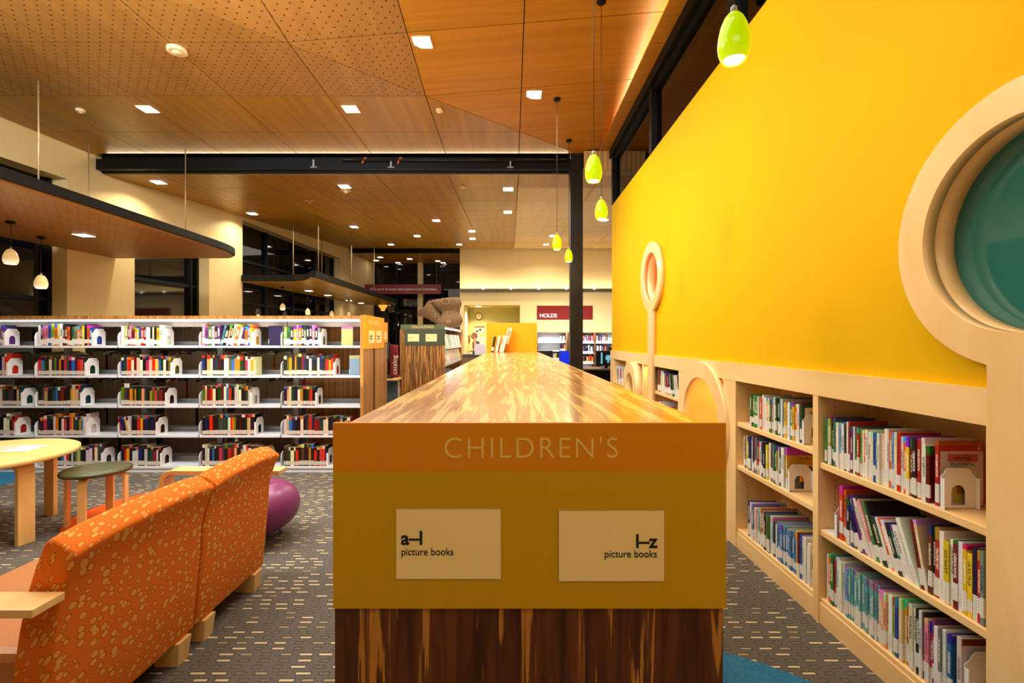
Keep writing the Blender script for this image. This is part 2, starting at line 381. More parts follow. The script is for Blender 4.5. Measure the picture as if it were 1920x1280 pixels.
for i in range(len(xs)-1):
    for j in range(len(ys)-1):
        q = [(xs[i], ys[j+1]), (xs[i+1], ys[j+1]), (xs[i+1], ys[j]), (xs[i], ys[j])]
        q = clip(q, lambda p: p[0]-XL(p[1])-.01)
        if len(q) < 3: continue
        for sgn in (1, -1):
            r = clip(q, lambda p: sgn*fold(p))
            if len(r) < 3: continue
            perf = xs[i+1] < -.5 and ys[j] < 5.7
            panel(r, zfront, M['ceil_p'] if perf else (M['ceil_y'] if sgn > 0 else M['ceil_x']), ceil)
z2 = lambda x, y: H+2.69+.065*(y-8.47)
ys2 = [7.62, 8.47, 9.44, 10.4, 11.38, 12.4, 13.4, 14.4, 15.4, 16.9]
xs2 = [-7, -5.6, -4.45, -3.3, -2.15, -1.0, .13, 1.46, 2.8, 4.2, 5.6, 6.9]
for i in range(len(xs2)-1):
    for j in range(len(ys2)-1):
        q = clip([(xs2[i], ys2[j]), (xs2[i+1], ys2[j]), (xs2[i+1], ys2[j+1]), (xs2[i], ys2[j+1])], lambda p: p[0]-XL(p[1])-.01)
        if len(q) < 3: continue
        panel(q, z2, M['ceil_s'] if xs2[i] > 0 and j > 0 else M['ceil_y'], ceil)
for i in range(3):
    for j in range(3):
        x0, y0 = -5.6+i*1.27, 17.15+j*.8
        panel([(x0, y0), (x0+1.27, y0), (x0+1.27, y0+.8), (x0, y0+.8)], lambda x, y: H+3.12, M['ceil_y'], ceil)
# soffit over the yellow wall: runs on past the clerestory glass
ysr = [-3, -1.6, -.2, 1.2, 2.35, 3.5, 4.65, 5.8, 7.3]
for a, b in zip(ysr, ysr[1:]):
    for c, d in ((1.35, 3.2), (3.2, 5.0), (5.0, 6.9)): panel([(c, a), (d, a), (d, b), (c, b)], lambda x, y: H+2.88, M['ceil_x'], ceil)
B('end_fascia', M['ceil_s'], ceil, (1.12, 6.9, 7.30, 7.32, H+2.60, H+2.88)); B('end_soffit', M['ceil_s'], ceil, (1.12, 6.9, 7.32, 7.62, H+2.62, H+2.635))
B('ceiling_deck', M['black'], ceil, (-9, 7, -3, 24, H+3.95, H+4.05))

# ------------------------------------------------------------------ left wall with deep window openings
wl = struct('wall_left')
def wseg(bm, y0, y1, z0, z1, dep=.32):
    p = [(XL(y0), y0), (XL(y1), y1), (XL(y1)-dep, y1), (XL(y0)-dep, y0)]
    prism(bm, p, z0, z1, lambda u, v, w_: (u, v, w_))
def wallpiece(name, y0, y1, z0, z1, dep=.32): obj(name, lambda bm: wseg(bm, y0, y1, z0, z1, dep), M['cream'], wl)
HT = H+3.9
for a, b in ((-3, 3.2), (7.05, 8.2), (10.0, 11.09), (16.3, 19.5)): wallpiece('pier', a, b, 0, HT)
for a, b, h in ((3.2, 7.05, H+2.37), (8.2, 10.0, H+1.95), (11.09, 16.3, H+2.78)): wallpiece('header', a, b, h, HT)
def win(name, y0, y1, h, mulls, trans, dep=.27):
    s = struct(name)
    obj('window_pane', lambda bm: prism(bm, [(XL(y0)-dep, y0), (XL(y1)-dep, y1), (XL(y1)-dep-.02, y1), (XL(y0)-dep-.02, y0)], 0, h, lambda u, v, w_: (u, v, w_)), M['dglass'], s)
    for y in mulls: B('mullion', M['black'], s, (XL(y)-dep+.0, XL(y)-dep+.07, y-.03, y+.03, 0, h))
    for z in trans:
        obj('transom', lambda bm: prism(bm, [(XL(y0)-dep, y0), (XL(y1)-dep, y1), (XL(y1)-dep+.05, y1), (XL(y0)-dep+.05, y0)], z-.03, z+.03, lambda u, v, w_: (u, v, w_)), M['black'], s)
win('window_1', 3.2, 7.05, H+2.37, (4.5, 5.8, 7.0), (H+.6,))
win('window_2', 8.2, 10.0, H+1.95, (9.78, 9.95), (H+1.1,))
win('window_3', 11.09, 16.3, H+2.78, (11.15, 12.4, 13.7, 15.0, 16.24), (H+.9, H+1.9))

# ------------------------------------------------------------------ back walls
wb = struct('wall_back')
plate('wall_panel', [[(-1.79, 0), (6.9, 0), (6.9, HT), (-1.79, HT)], [(-1.64, .02), (.34, .02), (.34, H+1.25), (-1.64, H+1.25)]], .2, M['cream'], wb, 'XZ', 17.0)
B('wall_return', M['cream'], wb, (-1.79, -1.69, 17.2, 19.6, 0, HT))
B('niche_back', M['green_cream'], wb, (-1.69, .6, 19.4, 19.5, 0, H+1.3))
B('niche_side', M['green_cream'], wb, (.5, .6, 17.2, 19.4, 0, H+1.3))
B('niche_ceiling', M['cream'], wb, (-1.69, .6, 17.2, 19.5, H+1.3, H+1.36))
w4 = struct('window_4')
B('window_pane', M['dglass'], w4, (-5.6, -1.8, 19.5, 19.52, 0, HT))
for x in (-5.5, -4.62, -2.75): B('mullion', M['black'], w4, (x-.03, x+.03, 19.43, 19.5, 0, HT))
B('column_cover', M['cream'], w4, (-3.72, -3.52, 19.25, 19.43, 0, HT))
st(obj('wall_right_far', lambda bm: box(bm, 6.9, 7, -3, 24, 0, HT), M['cream']))
st(obj('wall_front', lambda bm: box(bm, -9, 7, -3.1, -3, 0, HT), M['cream']))
# beams and column
bs = struct('trim_1')
B('beam', M['black'], bs, (-6.45, 1.12, 7.47, 7.58, H+2.665, H+2.825))
B('beam_top_flange', M['black'], bs, (-6.45, 1.12, 7.58, 7.62, H+2.5+.14, H+3.3))
B('far_beam', M['black'], bs, (-5.6, -1.8, 16.95, 17.1, H+3.1, H+3.28))
obj('pipe', lambda bm: tube(bm, (-2.6, 7.445, H+2.79), (1.0, 7.445, H+2.79), .022), M['bronze'], bs)
for x in (-3.05, -1.85, .0):
    B('bracket', M['grey'], bs, (x-.012, x+.012, 7.43, 7.47, H+2.69, H+2.80), (x-.05, x+.05, 7.43, 7.47, H+2.68, H+2.69))
for x in (-2.3, -1.75): obj('pipe_clamp', lambda bm: tube(bm, (x, 7.445, H+2.74), (x+.05, 7.445, H+2.84), .02), M['pipe'], bs)
st(obj('column', lambda bm: box(bm, .929, 1.118, 7.4, 7.58, 0, H+2.95), M['bronze'])); bpy.data.objects['column'].name = 'steel_column'
bpy.data.objects['steel_column']['kind'] = 'structure'
# cove ledge on the back wall
cr = struct('trim_2')
B('ledge', M['rail'], cr, (-1.79, 6.9, 16.78, 17.0, H+1.72, H+1.80))
for i in range(9):
    x = -.95+i*.97; B('cove_lamp', M['lamp_e'], cr, (x-.03, x+.03, 16.76, 16.80, H+1.79, H+1.83))
lamp('cove_light', 'AREA', (2.5, 16.88, H+1.83), 46, (1, .93, .72), 8.5, .08, rot=(PI, 0, 0))
lamp('ceiling_edge_light', 'AREA', (-2.7, 7.50, H+2.845), 16, (1, .82, .5), 7.2, .03, rot=(-PI*.72, 0, 0))
lamp('ceiling_edge_light', 'AREA', (1.50, 3.2, H+2.93), 50, (1, .88, .76), .06, 8.2, rot=(0, -PI*.86, 0))

# ------------------------------------------------------------------ yellow wall
WX = 1.54
bigc, smac = (1.42, H+.345), (5.15, H+.68)
wr = struct('wall_right')
ZR0, ZR1 = H-.272, H-.153
plate('wall_panel', [[(-3, ZR1-.02), (7.28, ZR1-.02), (7.28, H+2.04), (-3, H+2.04)], circ(*bigc, .36), circ(*smac, .29)], .1, M['yellow'], wr, 'YZ', WX)
# clerestory
w5 = struct('window_5')
B('bottom_frame', M['black'], w5, (1.545, 1.62, -3, 7.28, H+2.04, H+2.055))
B('top_frame', M['black'], w5, (1.50, 1.64, -3, 7.30, H+2.76, H+2.88))
B('top_bead', M['black'], w5, (1.55, 1.62, -3, 7.28, H+2.70, H+2.76))
for y in (-.4, 1.47, 3.36, 5.25, 7.22): B('mullion', M['black'], w5, (1.53, 1.64, y-.05, y+.05, H+2.05, H+2.76))
for a, b in ((-3, -.4), (-.4, 1.47), (1.47, 3.36), (3.36, 5.25), (5.25, 7.22)): B('window_pane', M['clear'], w5, (1.585, 1.591, a+.05, b-.05, H+2.055, H+2.70))
# maple rail and stems
tr = struct('trim_3')
B('top_rail', M['maple_h'], tr, (1.515, 1.56, -3, 7.28, ZR0, ZR1))
def stem(cy, cz, R, r, hw, glass, gm, X0=1.495, dep=.10):
    a = math.asin(hw/R)+.09
    out = [(cy+R*math.sin(t_), cz-R*math.cos(t_)) for t_ in [a+(2*PI-2*a)*i/80 for i in range(81)]]
    zb = cz-R*1.05
    out = [(cy+hw, zb), (cy+hw*1.02, zb+.03)]+out+[(cy-hw*1.02, zb+.03), (cy-hw, zb)]
    out = [(cy+hw, 0.02)]+out+[(cy-hw, 0.02)]
    p = thing('porthole_surround', glass[0], 'porthole')
    plate('ring_and_stem', [out, circ(cy, cz, r, 72)], .045, M['maple'], p, 'YZ', X0)
    def tun(bm):
        n = 64; A = [[bm.verts.new((x, cy+rr*math.cos(2*PI*i/n), cz+rr*math.sin(2*PI*i/n))) for i in range(n)] for x, rr in ((X0+.0455, r), (X0+.02+dep, r), (X0+.02+dep, r+.02), (X0+.0455, r+.02))]
        for k in range(4):
            for i in range(n): f = bm.faces.new((A[k][i], A[k][(i+1) % n], A[(k+1) % 4][(i+1) % n], A[(k+1) % 4][i])); f.smooth = k in (0, 2)
    obj('tunnel_lining', tun, M['maple_h'], p)
    plate('round_pane', [circ(cy, cz, r+.01, 64)], .01, gm, p, 'YZ', X0+dep)
    return p
stem(*bigc, .43, .322, .086, ('large round maple porthole with teal glass in yellow wall, on maple stem',), M['teal'], dep=.115)
stem(*smac, .37, .262, .087, ('small round maple porthole with coral interior on far yellow wall',), M['coral'], dep=.15)
# nook ring (reading nook) and small ring
def ring_only(name, cy, cz, R, r, X0, th, label):
    p = thing(name, label, 'porthole')
    plate('ring', [circ(cy, cz, R, 80), circ(cy, cz, r, 64)], th, M['maple'], p, 'YZ', X0)
    return p
p = ring_only('nook_ring', 3.80, H-.645, .478, .352, 1.49, .05, 'big maple ring framing the glowing yellow reading nook below the rail')
B('nook_lining', M['nook'], p, (2.0, 2.04, 3.42, 4.17, .05, ZR0), (1.56, 2.0, 3.40, 3.42, .05, ZR0), (1.56, 2.0, 4.17, 4.19, .05, ZR0), (1.56, 2.0, 3.42, 4.17, .03, .05), (1.56, 2.0, 3.42, 4.17, ZR0, ZR0+.02))
lamp('nook_light', 'AREA', (1.78, 3.80, ZR0-.02), 3.2, (1, .74, .36), .3, .5)
p = ring_only('nook_ring', 5.83, H-.56, .30, .17, 1.44, .11, 'small thick maple ring below rail between far book bays')
B('nook_lining', M['maple_h'], p, (1.80, 1.82, 5.53, 6.15, .05, ZR0), (1.56, 1.8, 5.51, 5.53, .05, ZR0), (1.56, 1.8, 6.15, 6.17, .05, ZR0))
p = thing('painted_niche', 'narrow glowing yellow niche beside the far maple stem', 'niche')
B('niche_lining', M['yellow'], p, (1.70, 1.72, 5.29, 5.50, .05, ZR0), (1.56, 1.70, 5.28, 5.29, .05, ZR0), (1.56, 1.7, 5.50, 5.51, .05, ZR0))
lamp('niche_light', 'AREA', (1.62, 5.4, ZR0-.02), .8, (1, .8, .4), .1, .15)
# stiles between bays and plinth
for a, b in ((-3, .6), (1.37, 1.531), (5.11, 5.28), (2.367, 2.408), (3.234, 3.42), (4.17, 4.33), (5.475, 5.53), (6.15, 6.30), (7.09, 7.28)):
    B('stile', M['maple'], tr, (1.517, 1.56, a, b, 0.0, ZR0))
B('plinth', M['maple_h'], tr, (1.522, 1.56, .6, 7.28, 0, .1))

DB = 1.82
bays = {}
def bay(key, y0, y1, shelves, label):
    p = thing('built_in_bookcase', label, 'bookcase')
    for a, b in ((y0-.02, y0), (y1, y1+.02)):
        B('side_panel', M['maple'], p, (1.5605, DB, a, b, .06, ZR0))
    B('back_panel', M['maple'], p, (DB, DB+.02, y0-.02, y1+.02, .06, ZR0))
    B('top_panel', M['maple'], p, (1.545, DB, y0, y1, ZR0, ZR0+.02))
    for z in shelves: B('shelf', M['maple_h'], p, (1.527, DB-.003, y0+.002, y1-.002, z-.03, z), bevel=.003)
    bm = bmesh.new()
    for x in (1.60, 1.76):
        for k in range(32):
            z = .16+k*.03
            if z < ZR0-.02: box(bm, x-.0022, x+.0022, y1-.0015, y1, z-.0022, z+.0022)
    o = obj('pin_holes', bm, M['hole'], p); o['kind'] = 'stuff'
    return p
bay('A', 1.532, 2.367, (.125, .46, .79), 'maple bookcase bay nearest the teal porthole, three packed shelves')
bay('B', 2.408, 3.234, (.125, .555, .843), 'maple bookcase bay between the nearest bay and the reading nook')
bay('D', 4.33, 5.10, (.125, .46, .86, .6), 'maple bookcase bay between reading nook and small porthole stem')
bay('F', 6.30, 7.09, (.125, .46, .79), 'farthest maple bookcase bay at the end of the yellow wall')
bay('Z', .62, 1.36, (.125, .46, .79), 'maple bookcase bay under the teal porthole, near side of stem')

# ------------------------------------------------------------------ books
rnd = random.Random(7)
def book_mesh():
    bm = bmesh.new()
    box(bm, 0, .03, 0, 1, 0, 1); box(bm, .03, 1, 0, .12, 0, 1); box(bm, .03, 1, .88, 1, 0, 1)
    me = bpy.data.meshes.new('book'); bmesh.ops.recalc_face_normals(bm, faces=bm.faces); bm.to_mesh(me); bm.free(); me.materials.append(M['cover'])
    bm = bmesh.new(); box(bm, .031, .97, .121, .879, .02, .98)
    mp = bpy.data.meshes.new('pages'); bmesh.ops.recalc_face_normals(bm, faces=bm.faces); bm.to_mesh(mp); bm.free(); mp.materials.append(M['pages'])
    return me, mp
BM_, PM_ = book_mesh()
PAL = [('white', (232, 228, 216)), ('white', (238, 232, 220)), ('cream', (226, 206, 160)), ('red', (182, 30, 24)), ('dark red', (120, 20, 26)), ('orange', (226, 104, 24)),
       ('yellow', (226, 188, 24)), ('lime green', (150, 168, 40)), ('green', (56, 120, 52)), ('dark green', (28, 62, 44)), ('teal', (50, 128, 130)),
       ('light blue', (112, 170, 208)), ('blue', (44, 84, 160)), ('navy', (26, 32, 74)), ('purple', (104, 44, 116)), ('pink', (220, 120, 140)), ('black', (24, 22, 26)), ('grey', (128, 124, 120)), ('brown', (96, 60, 36))]
WTS_KIDS = [15, 13, 5, 5, 3, 4, 5, 3, 4, 3, 3, 4, 4, 4, 2, 2, 4, 3, 1]
WTS_OLD = [8, 6, 7, 5, 4, 6, 6, 3, 4, 3, 3, 3, 4, 5, 4, 4, 7, 4, 4]
ORD = lambda n: ['', 'first', 'second', 'third', 'fourth', 'fifth', 'sixth', 'seventh', 'eighth', 'ninth', 'tenth', 'eleventh', 'twelfth'][n] if n < 13 else '%dth' % n
NBOOKS = [0]
def put_book(loc, d, th, h, cname, rgb, label, group, rz=0, lean=0, cat='book'):
    o = bpy.data.objects.new('book', BM_); C.objects.link(o)
    o.location = loc; o.scale = (d, th, h); o.rotation_mode = 'ZYX' if False else 'XYZ'
    o.rotation_euler = (lean, 0, rz)
    if rz: # spine faces -Y: lean about the row axis
        o.rotation_euler = (Matrix.Rotation(lean, 3, 'Y') @ Matrix.Rotation(rz, 3, 'Z')).to_euler()
    c = srgb(*rgb); o.color = c
    tag(o, label, cat, group)
    g = bpy.data.objects.new('pages', PM_); C.objects.link(g); g.parent = o
    NBOOKS[0] += 1
    return o
def vary(rgb, k=14): return tuple(max(8, min(250, c+rnd.randint(-k, k))) for c in rgb)
def row_wall(y_far, y_near, z, where, hmin, hmax, tmin, tmax, dmin=.16, dmax=.21, lean=None, wts=WTS_KIDS, runs=()):
    """books on a wall bay shelf, from the far end towards the camera, spines facing the aisle"""
    y = y_far; cnt = {}; idx = 0; h0 = rnd.uniform(hmin, hmax); group = 'picture books on '+where; out = []
    while True:
        th = rnd.uniform(tmin, tmax)
        run = next((r for r in runs if r[0] <= idx < r[1]), None)
        if run: cname, rgb, h, th = run[2], run[3], run[4], run[5]; rgb = vary(rgb, 5)
        else:
            cname, rgb = rnd.choices(PAL, wts)[0]; rgb = vary(rgb)
            if rnd.random() < .35: h0 = rnd.uniform(hmin, hmax)
            h = h0+rnd.uniform(-.004, .004)
        if y-th < y_near: break
        L = lean(idx) if lean else 0
        hc = h; d = rnd.uniform(dmin, dmax)
        if L: th_w = th/math.cos(L)
        else: th_w = th
        cnt[cname] = cnt.get(cname, 0)+1
        zz = z+.0015+(abs(math.sin(L))*0 if L else 0)
        lab = '%s %s book counting from the far end of %s' % (ORD(cnt[cname]), cname, where)
        o = put_book((1.535+rnd.uniform(0, .012), y-th_w, zz), d, th*.97, hc, cname, rgb, lab, group, lean=-L)
        out.append(o); y -= th_w+.0004; idx += 1
    return y, out
def bookend_mesh():
    L = [(0, 0), (.0, .125), (.012, .135), (.02, .15), (.03, .156), (.105, .156), (.115, .15), (.123, .135), (.135, .125), (.135, 0)]
    hole = [(.04, .012), (.04, .06)]+[(.0675-.0275*math.cos(PI*i/10), .06+.03*math.sin(PI*i/10)) for i in range(1, 10)]+[(.095, .06), (.095, .012)]
    o = plate('bookend', [L, hole], .0018, M['bookend'], None, 'XZ', 0)
    bm = bmesh.new(); bm.from_mesh(o.data); box(bm, 0, .135, 0, .09, 0, .0012); box(bm, -.0012, .0008, -.016, 0, 0, .118); box(bm, .134, .136, -.016, 0, 0, .118)
    bm.to_mesh(o.data); bm.free(); me = o.data; bpy.data.objects.remove(o); return me
BE = bookend_mesh()
def bookend(loc, rz, label, group, s=1.0):
    o = bpy.data.objects.new('bookend', BE); C.objects.link(o); o.location = loc; o.rotation_euler = (0, 0, rz); o.scale = (s, 1 if rz == 0 else -1, s)
    return tag(o, label, 'bookend', group)
# A: nearest bay
bl = [(96, 160, 190), (222, 214, 200), (240, 180, 140)]
row_wall(2.345, 1.745, .79, "the nearest bay's top shelf", .205, .235, .0095, .018)
t1 = put_book((1.54, 1.727, .7915), .165, .014, .235, 'red', (178, 28, 30), 'red-topped early reader with white box facing out, behind bookend of nearest bay', 'display books')
cp = B('cover_print', M['pale'], t1, (.04, .97, -.02, -.004, .02, .85), ); cp.data.materials[0] = mat('cover_grey_beige', srgb(196, 176, 166), .4)
B('cover_scene', mat('cover_meadow', srgb(150, 138, 50), .5), t1, (.3, .72, -.04, -.021, .06, .5))
B('cover_scene', mat('cover_rabbit_brown', srgb(120, 66, 30), .5), t1, (.4, .62, -.055, -.041, .2, .42))
B('cover_banner', mat('cover_ribbon', srgb(186, 74, 70), .5), t1, (.2, .85, -.05, -.021, .69, .81))
def ctext(body, parent, x, z, sx, sz, m, y=-.09):
    o = text(body, 1, (x, y, z), m, parent, align='CENTER'); o.scale = (sx, sz, 1); return o
ctext('ANNIE', t1, .52, .72, .13, .075, M['ink']); ctext('SNOWBALL', t1, .52, .635, .105, .065, M['ink']); ctext('2', t1, .88, .88, .16, .09, M['wlet'], -.03)
bookend((1.535, 1.712, .7915), 0, 'white steel bookend on top shelf of nearest maple bay', 'bookends in the wall bays', .92)
row_wall(2.25, 1.545, .46, "the nearest bay's middle shelf", .20, .255, .010, .021, .17, .23, lean=lambda i: 0 if i < 7 else (.40 if i < 26 else (.22 if i < 28 else 0)), runs=((0, 1, 'red', (206, 60, 44), .25, .022),))
bookend((1.535, 2.272, .4615), 0, 'white steel bookend at far end of nearest bay middle shelf', 'bookends in the wall bays', .9)
row_wall(2.345, 1.665, .125, "the nearest bay's bottom shelf", .215, .255, .010, .019, .18, .225, runs=((11, 25, 'teal', (104, 166, 172), .235, .0125), (25, 29, 'peach', (232, 172, 130), .225, .013)))
t2 = put_book((1.54, 1.64, .1265), .21, .016, .245, 'pale', (214, 196, 190), 'pale book with dark red top edge behind bookend on nearest bay bottom shelf', 'display books')
B('cover_band', M['dred'], t2, (.02, .98, -.03, -.002, .9, .99))
bookend((1.535, 1.622, .1265), 0, 'white steel bookend on bottom shelf of nearest maple bay', 'bookends in the wall bays', 1.35)
# B
row_wall(3.08, 2.56, .843, "the second bay's top shelf", .195, .225, .012, .021)
t3 = put_book((1.54, 2.54, .8445), .18, .014, .215, 'dark green', (34, 82, 50), 'green-edged cream picture book facing out, second bay top shelf', 'display books')
B('cover_print', M['card'], t3, (.1, .97, -.03, -.003, .06, .88)); ctext('READ', t3, .5, .72, .2, .1, M['red'], -.05)
B('cover_print', M['red'], t3, (.3, .6, -.06, -.031, .15, .4))
bookend((1.535, 2.525, .8445), 0, 'white steel bookend on top shelf of second maple bay', 'bookends in the wall bays')
row_wall(3.17, 2.69, .555, "the second bay's middle shelf", .19, .225, .012, .021)
t4 = put_book((1.54, 2.672, .5565), .20, .014, .235, 'mustard', (206, 158, 44), 'mustard picture book about pancakes facing out behind bookend', 'display books')
ctext('How to Make', t4, .44, .83, .11, .08, M['ink'], -.03); ctext('a Pancake', t4, .44, .73, .11, .08, M['ink'], -.03)
B('cover_scene', M['grey_scr'], t4, (.2, .75, -.03, -.003, .04, .55)); B('cover_scene', M['sign_bright'], t4, (.35, .62, -.05, -.031, .2, .45))
bookend((1.535, 2.655, .5565), 0, 'white steel bookend on middle shelf of second maple bay', 'bookends in the wall bays', .95)
row_wall(3.11, 2.425, .125, "the second bay's bottom shelf", .19, .25, .013, .022, .17, .23, runs=((18, 27, 'blue', (66, 124, 182), .215, .021),))
# D, F
row_wall(5.02, 4.40, .86, "the third bay's top shelf", .19, .22, .016, .03, lean=lambda i: 0 if i < 9 else .2, wts=[5, 5, 2, 3, 2, 3, 1, 6, 9, 7, 1, 1, 2, 3, 1, 1, 4, 1, 1])
row_wall(6.95, 6.45, .79, "the farthest bay's upper shelf", .19, .25, .03, .05)
row_wall(6.9, 6.45, .46, "the farthest bay's lower shelf", .19, .22, .03, .05)
row_wall(5.0, 4.7, .60, "the third bay's lower shelf", .10, .16, .03, .05)

# ------------------------------------------------------------------ generic stuff-book builder (rows past the limit)
sb = bmesh.new(); sl = sb.loops.layers.color.new('Col')
def sbook(M4, d, th, h, rgb):
    c = srgb(*rgb); k = rnd.random()
    lab = srgb(232, 226, 216); c2 = srgb(*vary(rnd.choice(PAL)[1]))
    zs = [0, .05*h, .25*h, (.8+.1*k)*h, h]; cols = [c, lab, c, c2]
    P = lambda x, y, z: sb.verts.new(M4 @ Vector((x, y, z)))
    L = [[P(0, 0, z), P(0, th, z), P(d, th, z), P(d, 0, z)] for z in zs]
    def face(vs, col):
        f = sb.faces.new(vs)
        for l in f.loops: l[sl] = col
    for i in range(4):
        a, b = L[i], L[i+1]
        face((a[1], a[0], b[0], b[1]), cols[i])
    a, b = L[0], L[-1]
    for i, j in ((1, 2), (3, 0)): face((a[i], a[j], b[j], b[i]), c)
    pg = srgb(200, 190, 170)
    face((a[2], a[3], b[3], b[2]), pg); face(L[-1], pg)

# ------------------------------------------------------------------ chapter-book shelving on the left
SY, SB = 5.05, 5.83
ups = [-5.885, -5.01, -4.135, -3.28, -2.42, -1.575]
LV = [1.334, 1.02, .703, .391, .066]
sh = thing('library_shelving', 'long white steel double-sided shelving with wooden top by the windows', 'shelving')
B('canopy_top', M['bronzewood'], sh, (-6.2, -1.575, SY-.02, SB+.02, 1.615, 1.648))
B('end_panel', M['bronzewood'], sh, (-1.575, -1.545, SY-.02, SB+.02, 0, 1.655))
sp_ = B('sign_panel', M['sign_bright'], sh, (-1.545, -1.535, SY-.01, SB+.01, 1.30, 1.66))
text("CHILDREN'S", .085, (-1.534, SY+.14, 1.56), M['sign_l'], sp_, rot=(PI/2, 0, PI/2))
for y in (SY+.16, SY+.45):
    c_ = B('label_card', M['card'], sh, (-1.535, -1.53, y, y+.2, 1.36, 1.50)); text('picture\nbooks', .03, (-1.529, y+.03, 1.43), M['ink'], c_, rot=(PI/2, 0, PI/2))
B('light_valance', M['white'], sh, (-6.2, -1.58, SY-.02, SY+.03, 1.598, 1.614))
B('light_strip', M['led_e'], sh, (-6.2, -1.58, SY+.005, SY+.02, 1.590, 1.598))
lamp('shelf_light', 'AREA', (-3.8, SY-.0, 1.566), 2, COOL, 4.6, .03, rot=(0, 0, 0))
for i, x in enumerate(ups):
    B('upright', M['grey'], sh, (x-.03, x+.03, (SY+SB)/2-.02, (SY+SB)/2+.02, 0, 1.6))
for b in range(5):
    x0, x1 = ups[b], ups[b+1]
    for z in LV:
        for (ya, yb) in ((SY, SY+.27), (SB-.27, SB)):
            B('shelf', M['white'], sh, (x0+.004, x1-.004, ya, yb, z-.022, z))
            if yb < SB:
                B('back_stop', M['grey'], sh, (x0+.01, x1-.01, yb-.005, yb, z, z+.045))
    for z in LV:
        o_ = plate('shelf_bracket', [[(SY-.002, z-.022), (SY-.004, z+.10), (SY+.012, z+.135), (SY+.04, z+.15), (SY+.26, z+.15), (SY+.26, z-.022)]], .006, M['white'], sh, 'YZ', x0+.004)
    B('kick_plate', M['white'], sh, (x0, x1, SY+.012, SY+.03, 0, .044))
    B('sloped_hood', M['white'], sh, (x0+.005, x1-.005, SY+.16, SY+.3, 1.54, 1.60))
B('back_panel', M['bronzewood'], sh, (-2.31, -1.58, (SY+SB)/2-.01, (SY+SB)/2+.01, .12, 1.58))
U = lambda u: (u-957)*SY/900
rows = [
 [(-85, 5, 1), (68, 175, 1), (224, 307, 1), (377, 473, 1), (530, 600, 1)],
 [(-85, 13, 1), (68, 163, 1), (224, 320, 1), (374, 478, 0), (528, 625, 1)],
 [(-85, 38, 1), (68, 152, 1), (224, 312, 1), (374, 470, 1), (528, 595, 1)],
 [(-85, 32, 1), (68, 162, 1), (224, 297, 1), (374, 478, 1), (528, 660, 0)],
 [(-85, 20, 1), (68, 192, 1), (224, 303, 1), (374, 500, 1), (528, 612, 1)]]
rn = ['top', 'second', 'third', 'fourth', 'bottom']; bn = ['first', 'second', 'third', 'fourth', 'last']
for r, row in enumerate(rows):
    for b, (u0, u1, be) in enumerate(row):
        x, xe = max(U(u0), ups[b]+.03), min(U(u1), ups[b+1]-.03); z = LV[r]+.0015; cnt = {}; h0 = rnd.uniform(.19, .215)
        ln = {(0, 3): (6, 14, .22), (3, 2): (0, 5, -.2), (1, 3): (99, 99, 0)}.get((r, b), (0, 0, 0)); i = 0
        where = "%s bay, top shelf of the white shelving" % bn[b]
        while True:
            th = rnd.uniform(.017, .036)
            if x+th > xe: break
            cname, rgb = rnd.choices(PAL, WTS_OLD)[0]; rgb = vary(rgb); d = rnd.uniform(.13, .16); L = ln[2] if ln[0] <= i < ln[1] else 0
            if rnd.random() < .25: h0 = rnd.uniform(.185, .23)
            h = h0+rnd.uniform(-.004, .004)
            if r == 0:
                cnt[cname] = cnt.get(cname, 0)+1
                put_book((x+th, SY+.012, z), d, th*.96, h, cname, rgb, '%s %s book from the window end, %s' % (ORD(cnt[cname]), cname, where), 'chapter books on the top shelf', rz=PI/2, lean=L)
            else:
                M4 = Matrix.Translation((x+th, SY+.012, z)) @ Matrix.Rotation(L, 4, 'Y') @ Matrix.Rotation(PI/2, 4, 'Z')
                sbook(M4, d, th*.96, h, rgb)
            x += th/math.cos(L)+.0006; i += 1
        if be:
            bookend((x+.012, SY+.01, z), PI/2, 'white bookend closing the %s row in the %s bay of white shelving' % (rn[r], bn[b]), 'bookends on the white shelving', 1.15)
        # books on the far side, seen from behind
        x = ups[b]+.04
        if b < 4 or r > 2:
            while x < ups[b+1]-.06:
                th = rnd.uniform(.018, .035); h = rnd.uniform(.19, .24)
                if rnd.random() < .97:
                    M4 = Matrix.Translation((x, SB-.02, LV[r])) @ Matrix.Rotation(-PI/2, 4, 'Z'); sbook(M4, .15, th*.94, h, vary(rnd.choices(PAL, WTS_OLD)[0][1]))
                x += th
for (u0, wd, r, cn, rgb, lab) in ((499, .15, 0, 'navy', (40, 34, 70), 'dark blue book displayed face out in fourth bay, top row'), (637, .12, 0, 'cream', (170, 176, 110), 'cream and green book standing apart in last bay, top row'), (652, .11, 1, 'blue', (110, 140, 160), 'misty blue book standing apart in last bay, second row')):
    o = put_book((U(u0), SY+.05, LV[r]+.0015), .10, .02, .205, cn, rgb, lab, 'display books on the white shelving'); o.rotation_euler = (0, 0, 0)
    o.scale = (wd, .022, .21)
